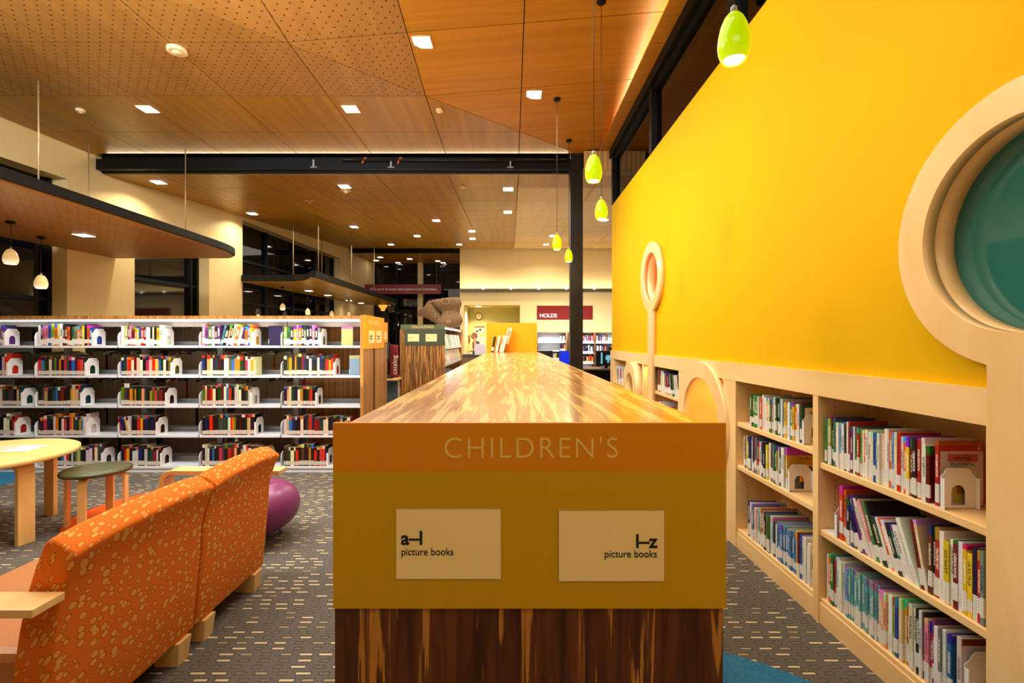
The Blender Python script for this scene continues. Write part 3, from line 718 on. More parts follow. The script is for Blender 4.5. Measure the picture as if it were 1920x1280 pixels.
# second shelving row behind, only its end shows
s2 = thing('library_shelving', 'second shelving row behind the first, only its yellow end panel showing', 'shelving')
B('end_panel', M['bronzewood'], s2, (-1.84, -1.81, 6.3, 7.04, 0, 1.64)); B('sign_panel', M['sign_bright'], s2, (-1.81, -1.80, 6.3, 7.05, 1.36, 1.65))
c_ = B('label_card', M['card'], s2, (-1.80, -1.795, 6.75, 6.97, 1.40, 1.52))
B('canopy_top', M['bronzewood'], s2, (-5.9, -1.84, 6.3, 7.04, 1.605, 1.64))
for z in LV: B('shelf', M['white'], s2, (-5.9, -1.84, 6.32, 7.02, z-.022, z))
B('divider', M['grey'], s2, (-5.9, -1.84, 6.66, 6.68, .05, 1.6))
x = -5.85
for z in LV:
    x = -5.85
    while x < -1.95:
        th = rnd.uniform(.02, .04); sbook(Matrix.Translation((x+th, 6.34, z)) @ Matrix.Rotation(PI/2, 4, 'Z'), .15, th*.95, rnd.uniform(.19, .23), vary(rnd.choices(PAL, WTS_OLD)[0][1])); x += th
        if rnd.random() < .04: x += .15

# ------------------------------------------------------------------ main counter
XLc, XRc, YN, YF, ZT = -.343, .419, .985, 7.22, H-.175
ct = thing('low_bookcase', 'long low bookcase with glossy strand-wood top and orange end sign', 'bookcase')
B('counter_top', M['top'], ct, (XLc, XRc, .992, YF, ZT-.035, ZT))
B('centre_divider', M['white'], ct, (.03, .045, 1.03, YF, .1, ZT-.035))
B('base', M['endw'], ct, (XLc+.02, XRc-.02, 1.03, YF, 0, .08))
for z in (.1, .45, .80): B('shelf', M['white'], ct, (XLc+.03, XRc-.03, 1.03, YF, z-.02, z))
for k in range(1, 8): B('partition', M['white'], ct, (XLc+.03, XRc-.03, .99+k*.885, 1.01+k*.885, .08, ZT-.035))
B('end_panel', M['endw'], ct, (XLc-.017, XRc+.017, .985, 1.02, 0, ZT-.01))
sp_ = B('sign_panel', M['sign_y'], ct, (-.3607, .4386, .975, .985, H-.545, H-.267), bevel=.0008)
sp2 = B('sign_band', M['sign_o'], ct, (-.3607, .4386, .975, .985, H-.267, H-.1674), bevel=.0008)
B('sign_edge', M['lightwood'], ct, (-.3607, .4386, .9851, .992, H-.545, H-.1690))
text("CHILDREN'S", .0605, (-.137, .9745, H-.2385), M['sign_l'], sp2, space=1.16, sx=.955, off=-.0006)
u_ = lambda u: (u-957)*.972/900
v_ = lambda v: H-(v-638)*.972/900
for (ua, ub, va, vb, big, al) in ((743, 939, 955, 1085, 'a–l', 'LEFT'), (1048, 1245, 958, 1089, 'l–z', 'RIGHT')):
    c_ = B('label_card', M['card'], ct, (u_(ua), u_(ub), .9715, .9735, v_(vb), v_(va)))
    B('card_holder', M['acrylic'], ct, (u_(ua)-.0015, u_(ub)+.0015, .9735, .975, v_(vb)-.002, v_(va)+.0025))
    xx = u_(ua+9) if al == 'LEFT' else u_(ub-13)
    text(big, .039, (xx, .971, v_(vb-65+(0 if al == 'LEFT' else 2))), M['ink'], c_, align=al, off=.0008)
    text('picture books', .0205, (xx, .971, v_(vb-45)), M['ink'], c_, align=al, sx=.93)
# seams of the top
for y in (1.9, 2.8, 3.7, 4.6, 5.5, 6.4): B('seam', M['walnut'], ct, (XLc+.001, XRc-.001, y-.0008, y+.0008, ZT-.01, ZT+.0003))
# taller unit behind with bright end panel
tu = thing('tall_bookcase', 'taller bookcase at counter end with plain bright yellow end panel', 'bookcase')
B('end_panel', M['sign_bright'], tu, (-.361, .40, 7.225, 7.245, .02, H+.264)); B('carcass', M['magw'], tu, (-.35, .39, 7.245, 9.0, 0, H+.24))
# books leaning on the yellow panel, standing on the counter
for i, (u, wpx, h, lean_, cn, rgb) in enumerate(((925, .03, .23, .14, 'black', (40, 36, 34)), (933, .035, .24, .16, 'white', (225, 220, 210)), (940, .03, .25, .18, 'cream', (236, 220, 190)), (944, .035, .24, .2, 'white', (230, 226, 214)))):
    X = (u-957)*7.1/900
    o = put_book((X, 7.0, ZT+.002), .17, wpx, h, cn, rgb, ['black-spined book, the lowest one leaning at the far counter end', 'white book leaning beside the black one at far counter end', 'cream book leaning third at the far counter end', 'white book at inner end of the leaning group on counter'][i], 'books leaning on the far counter end')
    o.rotation_euler = (Matrix.Rotation(lean_*1.3, 3, 'Y') @ Matrix.Rotation(PI/2, 3, 'Z')).to_euler()
X = (953-957)*7.1/900
o = put_book((X, 7.05, ZT+.25), .12, .06, .24, 'white', (236, 220, 180), 'cream magazine tilted highest against the bright yellow panel', 'books leaning on the far counter end'); o.rotation_euler = (Matrix.Rotation(.25, 3, 'Y') @ Matrix.Rotation(PI/2, 3, 'Z')).to_euler()
o.location.z = ZT+.12

# ------------------------------------------------------------------ magazines unit
mg = thing('magazine_shelving', 'tall magazine shelving with olive green sign and striped wood end', 'shelving')
X0, X1, Y0, Y1 = -2.03, -1.22, 8.9, 12.2
B('end_panel', M['magw'], mg, (X0, X1, Y0, Y0+.03, 0, 1.67)); B('far_end_panel', M['magw'], mg, (X0, X1, Y1, Y1+.04, 0, 1.66))
B('canopy_top', M['walnut'], mg, (X0, X1, Y0+.03, Y1, 1.63, 1.66)); B('centre_panel', M['white'], mg, (X0+.37, X0+.39, Y0+.03, Y1, .05, 1.63))
B('light_strip', M['led_e'], mg, (X1-.05, X1-.03, Y0+.04, Y1, 1.61, 1.628))
s_ = B('sign_panel', M['dgreen'], mg, (X0-.005, X1+.005, Y0-.012, Y0, 1.30, 1.60)); s2_ = B('sign_band', M['green'], mg, (X0-.005, X1+.005, Y0-.012, Y0, 1.60, 1.685))
text('MAGAZINES', .075, ((X0+X1)/2, Y0-.014, 1.615), M['sign_l'], s2_, align='CENTER')
for x, tx in ((X0+.13, 'a–k'), (X0+.46, 'l–z')):
    c_ = B('label_card', M['card'], mg, (x, x+.21, Y0-.018, Y0-.013, 1.37, 1.51)); text(tx, .035, (x+.02, Y0-.019, 1.43), M['ink'], c_)
for z in (.25, .58, .91, 1.24): 
    obj('sloped_shelf', lambda bm: prism(bm, [(X1-.02, z-.02), (X1-.02, z+.03), (X1-.03, z+.03), (X1-.03, z+.0), (X1-.36, z+.12), (X1-.36, z+.1)], Y0+.03, Y1, lambda a, b, c: (a, c, b)), M['white'], mg)
mcols = [(230, 225, 220), (210, 80, 50), (230, 190, 60), (60, 110, 160), (235, 235, 235), (220, 150, 110), (120, 150, 80)]
for zi, z in enumerate((.91, 1.24)):
    for k in range(11):
        y = Y0+.16+k*.28; rgb = vary(rnd.choice(mcols[4:] if zi else mcols), 25)
        o = put_book((X1-.045, y, z+.012), .02, .21, .27, 'm', rgb, '%s magazine from the olive sign on %s' % (ORD(k+1), ('upper magazine shelf', 'lower magazine shelf')[1-zi]), 'magazines on the sloped shelves', cat='magazine')
        o.name = 'magazine'; o.rotation_euler = (0, -.22, 0)
        o['label'] = '%s magazine from the olive sign on the %s sloped shelf' % (ORD(k+1), 'upper' if zi else 'lower')
lamp('magazine_light', 'AREA', (X1+.03, 10.5, 1.66), 9, COOL, .05, 3.2, rot=(0, -.35, 0))
# woven sculpture on top
def basket(bm):
    n, m_ = 40, 26; rings = []
    for j in range(m_+1):
        t_ = j/m_; z = t_*.58; r = .215+.03*math.sin(t_*9)+.05*t_-.03*math.exp(-((t_-.55)/.15)**2)
        rings.append([bm.verts.new((r*math.cos(2*PI*i/n)*(1+.06*math.sin(3*2*PI*i/n+t_*3))+.05*math.sin(t_*4), r*.8*math.sin(2*PI*i/n), z*(1+.06*math.cos(2*PI*i/n+.4)))) for i in range(n)])
    for a, b in zip(rings, rings[1:]):
        for i in range(n): bm.faces.new((a[i], a[(i+1) % n], b[(i+1) % n], b[i])).smooth = True
    bm.faces.new(rings[0][::-1])
    tip = [bm.verts.new(v.co*1) for v in rings[-1]]
    for v in tip: v.co.x *= .9; v.co.y *= .9; v.co.z -= .05
    for i in range(n): bm.faces.new((rings[-1][i], rings[-1][(i+1) % n], tip[(i+1) % n], tip[i]))
    bm.faces.new(tip)
bt = thing('woven_sculpture', 'tall twisted woven wicker vessel standing on the magazine shelving', 'sculpture', (-1.17, 10.0, 1.66))
bt.location = (-1.30, 10.0, 1.66)
obj('vessel', basket, M['wicker'], bt)
def horn(bm):
    n = 30; rings = []
    for j in range(17):
        t_ = j/16; cx, cz = -.12-.36*t_, .06+.36*t_**.8; r = .10+.13*t_**1.5
        a = .75
        rings.append([bm.verts.new((cx+r*math.cos(2*PI*i/n)*math.cos(a)*.9, r*.8*math.sin(2*PI*i/n), cz+r*math.cos(2*PI*i/n)*math.sin(a)+.02*math.sin(5*2*PI*i/n)*t_)) for i in range(n)])
    for p_, q_ in zip(rings, rings[1:]):
        for i in range(n): bm.faces.new((p_[i], p_[(i+1) % n], q_[(i+1) % n], q_[i])).smooth = True
    bm.faces.new(rings[0]); bm.faces.new([bm.verts.new(v.co*.985+Vector((.03, 0, -.02))) for v in rings[-1]])
obj('flared_horn', horn, M['wicker'], bt)

# catalogue kiosk
kq = thing('catalog_kiosk', 'catalogue kiosk with dark monitor, red panel and wooden tray behind shelving', 'kiosk', (-2.0, 7.75, 0))
B('post', M['plastic'], kq, (-.06, .0, -.05, .1, 0, 1.3)); B('grey_panel', M['grey_scr'], kq, (-.0, .2, -.1, -.07, .02, .75))
B('tray', M['lightwood'], kq, (-.06, .22, -.2, .12, .755, .79), bevel=.01)
mo = B('monitor', M['plastic'], kq, (-.06, .09, -.16, -.12, 1.06, 1.36)); B('screen', M['grey_scr'], mo, (-.045, .078, -.165, -.1605, 1.1, 1.34))
rp = B('red_panel', M['dred'], kq, (.06, .19, -.02, .01, .79, 1.32)); text('catalog', .11, (.17, -.022, .84), M['wlet'], rp, rot=(PI/2, -PI/2, 0))
B('keyboard', M['plastic'], kq, (-.02, .14, -.18, -.05, .79, .815))
B('wood_post', M['magw'], kq, (.19, .225, .1, .3, 0, 1.57))

# ------------------------------------------------------------------ canopies hung from cables
def canopy(name, outline, z, th, label):
    p = thing(name, label, 'ceiling canopy')
    def slab(bm): prism(bm, outline, z, z+.02, lambda a, b, c: (a, b, c))
    obj('wood_underside', slab, M['ceil_p'], p)
    def fas(bm):
        o2 = [(x+(.04 if x > -6 else 0), y+(-.04 if y > 5 and y < 11.2 and th > .12 else 0)) for x, y in outline]
        prism(bm, o2, z+.0201, z+.02+th, lambda a, b, c: (a, b, c))
    obj('fascia', fas, M['black'], p)
    return p
c1 = [(-7.2, 1.0), (-4.3, 1.0), (-4.3, 7.0)]+[(-4.3-.35*(1-math.cos(PI/2*i/8)), 7.0+.84*math.sin(PI/2*i/8)) for i in range(9)]+[(XL(7.84)+.01, 7.84), (XL(7)+.01, 7.06), (XL(1)+.01, 1.0)]
c1 = c1[1:]
cp1 = canopy('hanging_canopy', c1, H+1.34, .095, 'near wooden canopy with black edge hung by cables before windows')
for x, y in ((-5.24, 5.33), (-6.15, 7.0), (-4.9, 7.24)): obj('cable', lambda bm: tube(bm, (x, y, H+1.43), (x, y, H+2.88), .008), M['cable'], cp1)
c2 = [(XL(11.2)+.01, 11.05)]+[(-5.0, 11.05), (-4.7, 10.9), (-4.45, 10.6), (-4.3, 10.35), (-4.22, 10.35), (-4.22, 17.6), (-4.6, 18.1), (XL(17.9)+.01, 18.1)]
cp2 = canopy('hanging_canopy', c2, H+1.34, .14, 'far wooden canopy with black edge and small pendants beneath')
[c for c in cp2.children if c.name.startswith('wood')][0].data.materials[0] = M['ceil_y']
for x, y in ((-5.2, 11.5), (-4.4, 11.0), (-4.4, 13.3), (-4.4, 15.5), (-5.5, 14)): obj('cable', lambda bm: tube(bm, (x, y, H+1.44), (x, y, z2(x, y)), .01), M['cable'], cp2)

# ------------------------------------------------------------------ downlights
def downlight(x, y, z, label, s=.155, energy=9, light=True, col=WARM2, group='recessed square downlights'):
    p = thing('downlight', label, 'light', (x, y, z), group=group)
    B('housing', M['ivory'], p, (-s/2-.008, s/2+.008, -s/2-.008, s/2+.008, -.003, .012)); B('diffuser', M['lamp_e'], p, (-s/2, s/2, -s/2, s/2, -.006, -.0031))
    if light:
        lamp('downlight_lamp', 'AREA', (0, 0, -.012), energy, col, s*.9, parent=p, spread=2.4)
def at_ceiling(u, v, zf):
    y = 5.0
    for _ in range(60):
        x = (u-957)*y/900; y = (zf(x, y)-H)*900/(638-v)
    return (u-957)*y/900, y
dl = [(277, 204, 'square downlight in front ceiling nearest the window wall'), (658, 204, 'square downlight in front ceiling over the armchair row'), (792, 79, 'largest square downlight, beside the perforated ceiling panels'), (1001, 177, 'square downlight in front ceiling beside the pendants')]
for u, v, lab in dl:
    x, y = at_ceiling(u, v, zfront); downlight(x, y, zfront(x, y)-.004, lab, .17, 30)
for x, y, lab in ((-3.0, .8, 'downlight over armchairs'), (.4, 1.2, 'downlight over counter'), (-1.2, -1.2, 'downlight behind'), (-4.2, 2.4, 'x'), (1.0, -1.0, 'y'), (.9, 2.6, 'z')):
    y > 0 and lamp('ceiling_lamp', 'AREA', (x, y, zfront(x, y)-.02), 14, WARM2, .16)
d2 = [(297, 341, 'first downlight behind the beam, nearest window wall'), (646, 349, 'first downlight behind the beam with a dome camera below'), (953, 354, 'first downlight behind the beam above the counter'),
      (952, 397, 'second downlight behind the beam above the counter'), (818, 413, 'downlight midway between counter line and magazine shelving'), (664, 425, 'downlight above the red hanging banner side'),
      (473, 400, 'downlight beside the dark clerestory windows'), (885, 433, 'upper of two close downlights near cream back wall'), (886, 447, 'lower of two close downlights near cream back wall'),
      (782, 442, 'downlight above the woven sculpture'), (733, 458, 'downlight just before the far beam'), (861, 458, 'downlight at left corner of cream back wall'), (1036, 442, 'downlight next to the far lime pendants'), (1024, 458, 'downlight at top edge of cream back wall'), (1133, 412, 'downlight between column and yellow wall')]
for i, (u, v, lab) in enumerate(d2):
    x, y = at_ceiling(u, v, z2); downlight(x, y, z2(x, y)-.004, lab, .17, 26, light=True)
for u, v, lab in ((713, 482, 'downlight in far alcove, second of its front row'), (705, 488, 'downlight in far alcove nearest window wall'), (747, 493, 'downlight in far alcove close to the mullion'), (768, 485, 'downlight in far alcove centre'), (821, 489, 'downlight in far alcove toward cream wall'), (834, 496, 'deepest downlight in the far alcove')):
    x, y = at_ceiling(u, v, lambda a, b: H+3.12); downlight(x, min(y, 19.3), H+3.117, lab, .17, 8, light=False, group='far alcove downlights')
downlight((157-957)*6.1/900, 6.1, H+1.337, 'downlight in underside of near canopy', .16, 10, group='canopy downlights')
for i, (u, v) in enumerate(((579, 545), (615, 553.5), (654, 563), (677, 568))):
    y = 1.34*900/(638-v); downlight((u-957)*y/900, y, H+1.337, '%s downlight from the near end of far canopy' % ORD(i+1), .16, 5, light=(i % 2 == 0), group='canopy downlights')
downlight((897-957)*18.3/900, 18.3, H+1.298, 'downlight in niche ceiling above the wall clock', .2, 70, col=(1, .95, .7), group='niche downlight')
# detectors
def detector(u, v, zf, r, label, dome=False):
    x, y = at_ceiling(u, v, zf)
    p = thing('ceiling_detector', label, 'detector', (x, y, zf(x, y)))
    obj('base', lambda bm: lathe(bm, [(r*.8, -.035), (r, -.03), (r, .0)], 24), M['ivory'], p); obj('sensor', lambda bm: lathe(bm, [(r*.1, -.075 if dome else -.05), (r*.4, -.06 if dome else -.045), (r*.55, -.03)], 20), M['ivory'], p)
detector(332, 92, zfront, .09, 'large round ivory smoke detector on perforated front ceiling')
detector(151, 205, zfront, .05, 'small flat detector on front ceiling near window wall')
detector(824, 205, zfront, .045, 'small flat detector on front ceiling near the fold line')
detector(868, 348, z2, .05, 'small flat detector behind the beam above magazines')
detector(648, 355, z2, .09, 'white dome camera beside a downlight behind the beam', True)
x, y = at_ceiling(581, 374, z2); p = thing('ceiling_speaker', 'small cross-shaped ceiling fitting behind the beam', 'fitting', (x, y, z2(x, y)))
B('arm', M['ivory'], p, (-.09, .09, -.012, .012, -.03, -.015), (-.012, .012, -.012, .012, -.07, .0))

# ------------------------------------------------------------------ pendants
def pendant(x, y, z, zc, s, m, label, group, power=2.0, col=(.9, 1, .5), canopy_=True, wide=1.0):
    p = thing('pendant_lamp', label, 'pendant lamp', (x, y, z), group=group)
    pr = [(.010, .09), (.020, .086), (.034, .069), (.047, .038), (.055, 0), (.058, -.03), (.055, -.06), (.048, -.08), (.042, -.09)]
    o = obj('glass_shade', lambda bm: lathe(bm, [(r*s*wide, q*s) for r, q in pr], 28, cap=False), m, p)
    obj('socket_cap', lambda bm: lathe(bm, [(.012*s, .085*s), (.012*s, .11*s), (.004*s, .118*s)], 12), M['grey'], p)
    obj('glowing_bulb', lambda bm: lathe(bm, [(.034*s, -.088*s), (.044*s, -.075*s), (.048*s, -.05*s)], 20), M['bulb'], p)
    obj('cord', lambda bm: tube(bm, (0, 0, .115*s), (0, 0, zc-z), .0028), M['cord'], p)
    if canopy_: obj('ceiling_rose', lambda bm: lathe(bm, [(.03, zc-z-.03), (.042, zc-z-.02), (.042, zc-z)], 16), M['black'], p)
    if power: lamp('pendant_bulb', 'POINT', (0, 0, -.12*s), power, col, .03, parent=p)
g = 'lime glass pendants between counter and yellow wall'
for u, v, Y, lab in ((1376, 69, 1.83, 'largest lime pendant, nearest, against the clerestory frame'), (1113, 315, 3.29, 'second lime pendant, left of the black column top'), (1127.5, 392.5, 4.45, 'third lime pendant, hanging just right of the column'), (1044.5, 454, 5.93, 'fourth lime pendant, before top of cream back wall'), (1066.5, 479, 6.97, 'smallest lime pendant, touching the column edge')):
    x = (u-957)*Y/900; z = H+(638-v)*Y/900; pendant(x, Y, z, zfront(x, Y), 1.02, M['lime'], lab, g, 4, (1, .95, .55))
for u, v, Y, s, lab in ((20, 481, 5.4, .95, 'larger opal pendant under near canopy by dark window'), (77, 528, 6.2, .98, 'smaller opal pendant under near canopy by dark window'), (530, 575, 12, .9, 'opal pendant under far canopy, nearest of four'), (577, 584, 13.2, .9, 'opal pendant under far canopy, second of four'), (622, 588, 14.6, .9, 'opal pendant under far canopy, third of four'), (654, 590, 16, .9, 'opal pendant under far canopy, farthest of four')):
    pendant((u-957)*Y/900, Y, H+(638-v)*Y/900, H+1.34, s, M['opal'], lab, 'opal pendants under the canopies', 1.5, (1, .8, .5), wide=1.25)
p = thing('lantern', 'small amber glass lantern hanging near the far canopy tip', 'lantern', ((718-957)*18.9/900, 18.9, H+1.3))
obj('shade', lambda bm: lathe(bm, [(.07, -.14), (.1, -.05), (.19, .07), (.17, .12)], 8), M['amber'], p); obj('cord', lambda bm: tube(bm, (0, 0, .12), (0, 0, 1.8), .006), M['cord'], p)

# ------------------------------------------------------------------ signs and things on the back wall
p = thing('hanging_sign', 'long dark red hanging banner with pale lettering before dark windows', 'sign', ((755-957)*18.4/900, 18.4, H+1.97))
B('board', M['dred'], p, (-1.46, 1.46, 0, .03, -.19, .18)); text('KCLS one of the busiest Library Systems in the United States', .12, (.03, -.004, -.045), M['wlet'], p, align='CENTER', sx=.86)
for x in (-1.3, 1.3): obj('cable', lambda bm: tube(bm, (x, .015, .15), (x, .015, 1.15), .006), M['cable'], p)
p = thing('wall_sign', 'brick red HOLDS sign on cream back wall', 'sign', (.94, 16.97, H+.735))
B('board', M['red'], p, (0, 1.97, 0, .03, 0, .49)); text('HOLDS', .19, (.09, -.004, .08), M['wlet'], p, off=.003)
p = thing('wall_clock', 'round white wall clock with black rim in pale green niche', 'clock', ((898-957)*19.38/900, 19.38, H+.97))
obj('rim', lambda bm: prism(bm, circ(0, 0, .145, 32), -.03, .01, lambda a, b, c: (a, c, b)), M['ink'], p); obj('face', lambda bm: prism(bm, circ(0, 0, .122, 32), -.035, -.031, lambda a, b, c: (a, c, b)), M['card'], p)
B('hand', M['ink'], p, (-.006, .006, -.042, -.037, 0, .09)); B('hand', M['ink'], p, (0, .07, -.042, -.037, -.006, .006))
for k in range(12): a = k*PI/6; B('hour_mark', M['ink'], p, (.1*math.cos(a)-.006, .1*math.cos(a)+.006, -.038, -.0355, .1*math.sin(a)-.006, .1*math.sin(a)+.006))
p = thing('notice_board', 'white poster with dark header on pale green niche wall', 'poster', ((899-957)*19.38/900, 19.38, 0))
B('sheet', M['card'], p, (-.2, .2, -.01, 0, 1.2, H+.52)); B('header', M['dred'], p, (-.2, .2, -.015, -.005, H+.52, H+.57))
for x0, x1, z0, z1, m_ in ((-.14, -.05, 1.72, 1.8, 'ink'), (-.02, .08, 1.78, 1.86, 'ink'), (.02, .16, 1.55, 1.66, 'sign_y'), (-.12, -.02, 1.5, 1.62, 'grey'), (.03, .14, 1.4, 1.5, 'grey')): B('notice', M[m_], p, (x0, x1, -.016, -.0101, z0, z1))
p = tag(obj('wall_picture', lambda bm: box(bm, (873-957)*19.37/900, (881-957)*19.37/900, 19.35, 19.39, H-.09, H+.21), M['red'], bevel=.01), 'small plain rust red panel on pale green niche wall', 'panel')
p = thing('service_desk', 'low grey-brown service desk in front of the pale green niche', 'desk', (0, 0, 0))
B('worktop', M['grey_scr'], p, (-2.0, -.3, 15.9, 16.6, .88, .93)); B('front_panel', M['desk'], p, (-1.95, -.35, 15.95, 16.0, 0, .88)); B('side_panel', M['desk'], p, (-1.95, -1.9, 16.0, 16.55, 0, .88))
p = thing('desk_chair', 'pale lilac chair back at the service desk beside the person', 'chair', (-.98, 15.5, 0))
obj('backrest', lambda bm: prism(bm, [(-.17, 0), (.17, 0), (.2, .25), (.14, .36), (-.12, .36), (-.2, .22)], 0, .04, lambda a, b, c: (a, c, b+.92)), M['pale'], p, bevel=.01)
B('seat', M['pale'], p, (-.22, .22, -.4, 0, .6, .65), bevel=.01); B('pedestal', M['plastic'], p, (-.03, .03, -.25, -.19, .04, .6)); B('foot', M['plastic'], p, (-.25, .25, -.25, -.19, 0, .04), (-.03, .03, -.45, .0, 0, .04))

# person behind the desk
def skin_obj(name, verts, edges, radii, m, parent, lev=2):
    me = bpy.data.meshes.new(name); me.from_pydata(verts, edges, []); o = bpy.data.objects.new(name, me); C.objects.link(o)
    sk = o.modifiers.new('skin', 'SKIN'); sk.use_smooth_shade = True
    for v, r in zip(me.skin_vertices[0].data, radii): v.radius = r if isinstance(r, tuple) else (r, r)
    me.skin_vertices[0].data[0].use_root = True
    s_ = o.modifiers.new('sub', 'SUBSURF'); s_.levels = lev; s_.render_levels = lev
    me.materials.append(m); o.parent = parent; return o
pe = thing('person', 'person in dark sleeveless top facing sideways at the service desk', 'person', (-1.25, 17.0, 0)); pe.location = (-1.22, 17.05, 0)
J = [(0, 0, .9), (0, 0, 1.1), (-.02, 0, 1.3), (-.03, 0, 1.38), (-.05, 0, 1.44), (-.07, 0, 1.5),
     (-.02, -.17, 1.3), (-.03, -.21, 1.06), (-.22, -.2, 1.0), (-.02, .17, 1.3), (-.03, .21, 1.06), (-.22, .18, 1.0),
     (0, -.09, .86), (0, -.09, .48), (.01, -.09, .08), (-.1, -.09, .04), (0, .09, .86), (0, .09, .48), (.01, .09, .08), (-.1, .09, .04)]
E = [(0, 1), (1, 2), (2, 3), (3, 4), (4, 5), (2, 6), (6, 7), (7, 8), (2, 9), (9, 10), (10, 11), (0, 12), (12, 13), (13, 14), (14, 15), (0, 16), (16, 17), (17, 18), (18, 19)]
Rr = [(.13, .11), (.12, .1), (.14, .1), .06, .05, .05, .055, .04, .03, .055, .04, .03, .085, .06, .042, .035, .085, .06, .042, .035]
skin_obj('body', J, E, Rr, M['skin'], pe)
def top_(bm): lathe(bm, [(.15, .86), (.15, .95), (.135, 1.08), (.155, 1.22), (.15, 1.31), (.09, 1.37)], 24)
o = obj('sleeveless_top', top_, M['shirt'], pe); 
for v in o.data.vertices: v.co.x *= .85; v.co.y *= 1.15
def tr_(bm):
    for s in (-1, 1): lathe(bm, [(.055, .06), (.07, .45), (.1, .85), (.1, .93)], 16, (0, s*.085, 0))
obj('trousers', tr_, M['ink'], pe)
def ellipsoid(bm, c, r, n=20):
    bmesh.ops.create_uvsphere(bm, u_segments=n, v_segments=n//2+2, radius=1, matrix=Matrix.Translation(c) @ Matrix.Diagonal((*r, 1)))
    for f in bm.faces: f.smooth = True
def head(bm):
    ellipsoid(bm, (-.08, 0, 1.55), (.095, .075, .115)); ellipsoid(bm, (-.175, 0, 1.54), (.02, .012, .022)); ellipsoid(bm, (-.13, 0, 1.475), (.04, .035, .025))
    ellipsoid(bm, (-.075, -.076, 1.55), (.018, .01, .03)); ellipsoid(bm, (-.075, .076, 1.55), (.018, .01, .03))
obj('head', head, M['skin'], pe); obj('hair', lambda bm: (ellipsoid(bm, (-.055, 0, 1.59), (.1, .086, .095)), ellipsoid(bm, (-.01, 0, 1.55), (.06, .07, .09))), M['hair'], pe)
obj('glasses', lambda bm: (tube(bm, (-.16, -.078, 1.565), (-.06, -.08, 1.565), .005), tube(bm, (-.172, -.05, 1.56), (-.172, .05, 1.56), .012)), M['ink'], pe)
obj('eye', lambda bm: (ellipsoid(bm, (-.163, -.03, 1.56), (.008, .012, .008)), ellipsoid(bm, (-.163, .03, 1.56), (.008, .012, .008))), M['ink'], pe)
obj('mouth', lambda bm: ellipsoid(bm, (-.165, 0, 1.503), (.008, .022, .006)), M['red'], pe)
for s in (-1, 1):
    V = [(-.22, s*.19, 1.0), (-.27, s*.19, .99)]; Ed = [(0, 1)]; Rd = [.024, .026]
    for k in range(4): V += [(-.31, s*.19-.027+k*.018, .99), (-.345, s*.19-.03+k*.02, .978-.002*k)]; b_ = len(V)-2; Ed += [(1, b_), (b_, b_+1)]; Rd += [.009, .007]
    V += [(-.27, s*.15, .985), (-.3, s*.14, .975)]; Ed += [(1, len(V)-2), (len(V)-2, len(V)-1)]; Rd += [.01, .008]
    skin_obj('hand', V, Ed, Rd, M['skin'], pe, 1)

# back shelving under the HOLDS sign
def back_unit(x0, x1, label, levels, lit=True, fills=()):
    p = thing('wall_shelving', label, 'shelving', (0, 0, 0))
    B('back_panel', M['white'], p, (x0, x1, 16.2, 16.22, 0, 1.64)); B('canopy_top', M['walnut'], p, (x0-.03, x1+.03, 15.8, 16.22, 1.64, 1.67))
    B('side_panel', M['walnut'], p, (x0-.03, x0, 15.8, 16.22, 0, 1.64)); B('side_panel', M['walnut'], p, (x1, x1+.03, 15.8, 16.22, 0, 1.64))
    for z in levels: B('shelf', M['white'], p, (x0, x1, 15.82, 16.2, z-.03, z))
    lamp('shelf_light', 'AREA', ((x0+x1)/2, 15.3, 1.9), 26, COOL, x1-x0, .2, rot=(.9, 0, 0))
    for (a, b, li) in fills:
        x = a
        while x < b:
            th = rnd.uniform(.02, .04); sbook(Matrix.Translation((x+th, 15.85, levels[li])) @ Matrix.Rotation(PI/2, 4, 'Z'), .15, th*.95, rnd.uniform(.2, .26), vary(rnd.choices(PAL, WTS_OLD)[0][1])); x += th
back_unit(.9, 1.82, 'empty white shelving unit under the HOLDS sign', (1.34, 1.06, .76, .4, .1), fills=((1.65, 1.8, 0), (1.65, 1.8, 1), (1.2, 1.8, 2)))
back_unit(1.95, 2.75, 'white shelving unit of books behind the black column', (1.32, .98, .65, .3), fills=((1.97, 2.74, 0), (2.0, 2.7, 1), (2.0, 2.7, 2)))
back_unit(2.80, 3.9, 'white shelving unit of books beside the yellow wall end', (1.32, .98, .65, .3), fills=((2.82, 3.2, 0), (2.82, 3.5, 1), (2.82, 3.5, 2), (2.82, 3.5, 3)))

# computer desk beyond the yellow wall
dk = thing('computer_table', 'black computer table behind the column', 'table', (0, 0, 0))
B('table_top', M['desk'], dk, (.6, 3.6, 10.8, 11.6, .72, .75)); B('modesty_panel', M['plastic'], dk, (.6, 3.6, 11.4, 11.43, .3, .72))
for x in (.65, 3.5):
    for y in (10.85, 11.5): B('leg', M['plastic'], dk, (x, x+.05, y, y+.05, 0, .72))
def monitor(x, y, label, scr, z=.75):
    p = thing('monitor', label, 'monitor', (x, y, z))
    B('casing', M['plastic'], p, (-.24, .24, 0, .04, .06, .40), bevel=.006)
    B('screen', scr, p, (-.225, .225, -.004, -.0005, .08, .385)); B('stand', M['plastic'], p, (-.04, .04, .03, .06, 0, .12)); B('foot', M['plastic'], p, (-.12, .12, -.05, .12, 0, .012))
    return p
p = monitor(1.37, 11.1, 'monitor with plain blue screen beside the column', M['screen_b'])
B('window_icon', M['screen_l'], p, (-.01, .07, -.006, -.0041, .24, .3))
p = monitor(2.22, 11.1, 'monitor with teal picture of a light bulb beside yellow wall', M['plastic'])
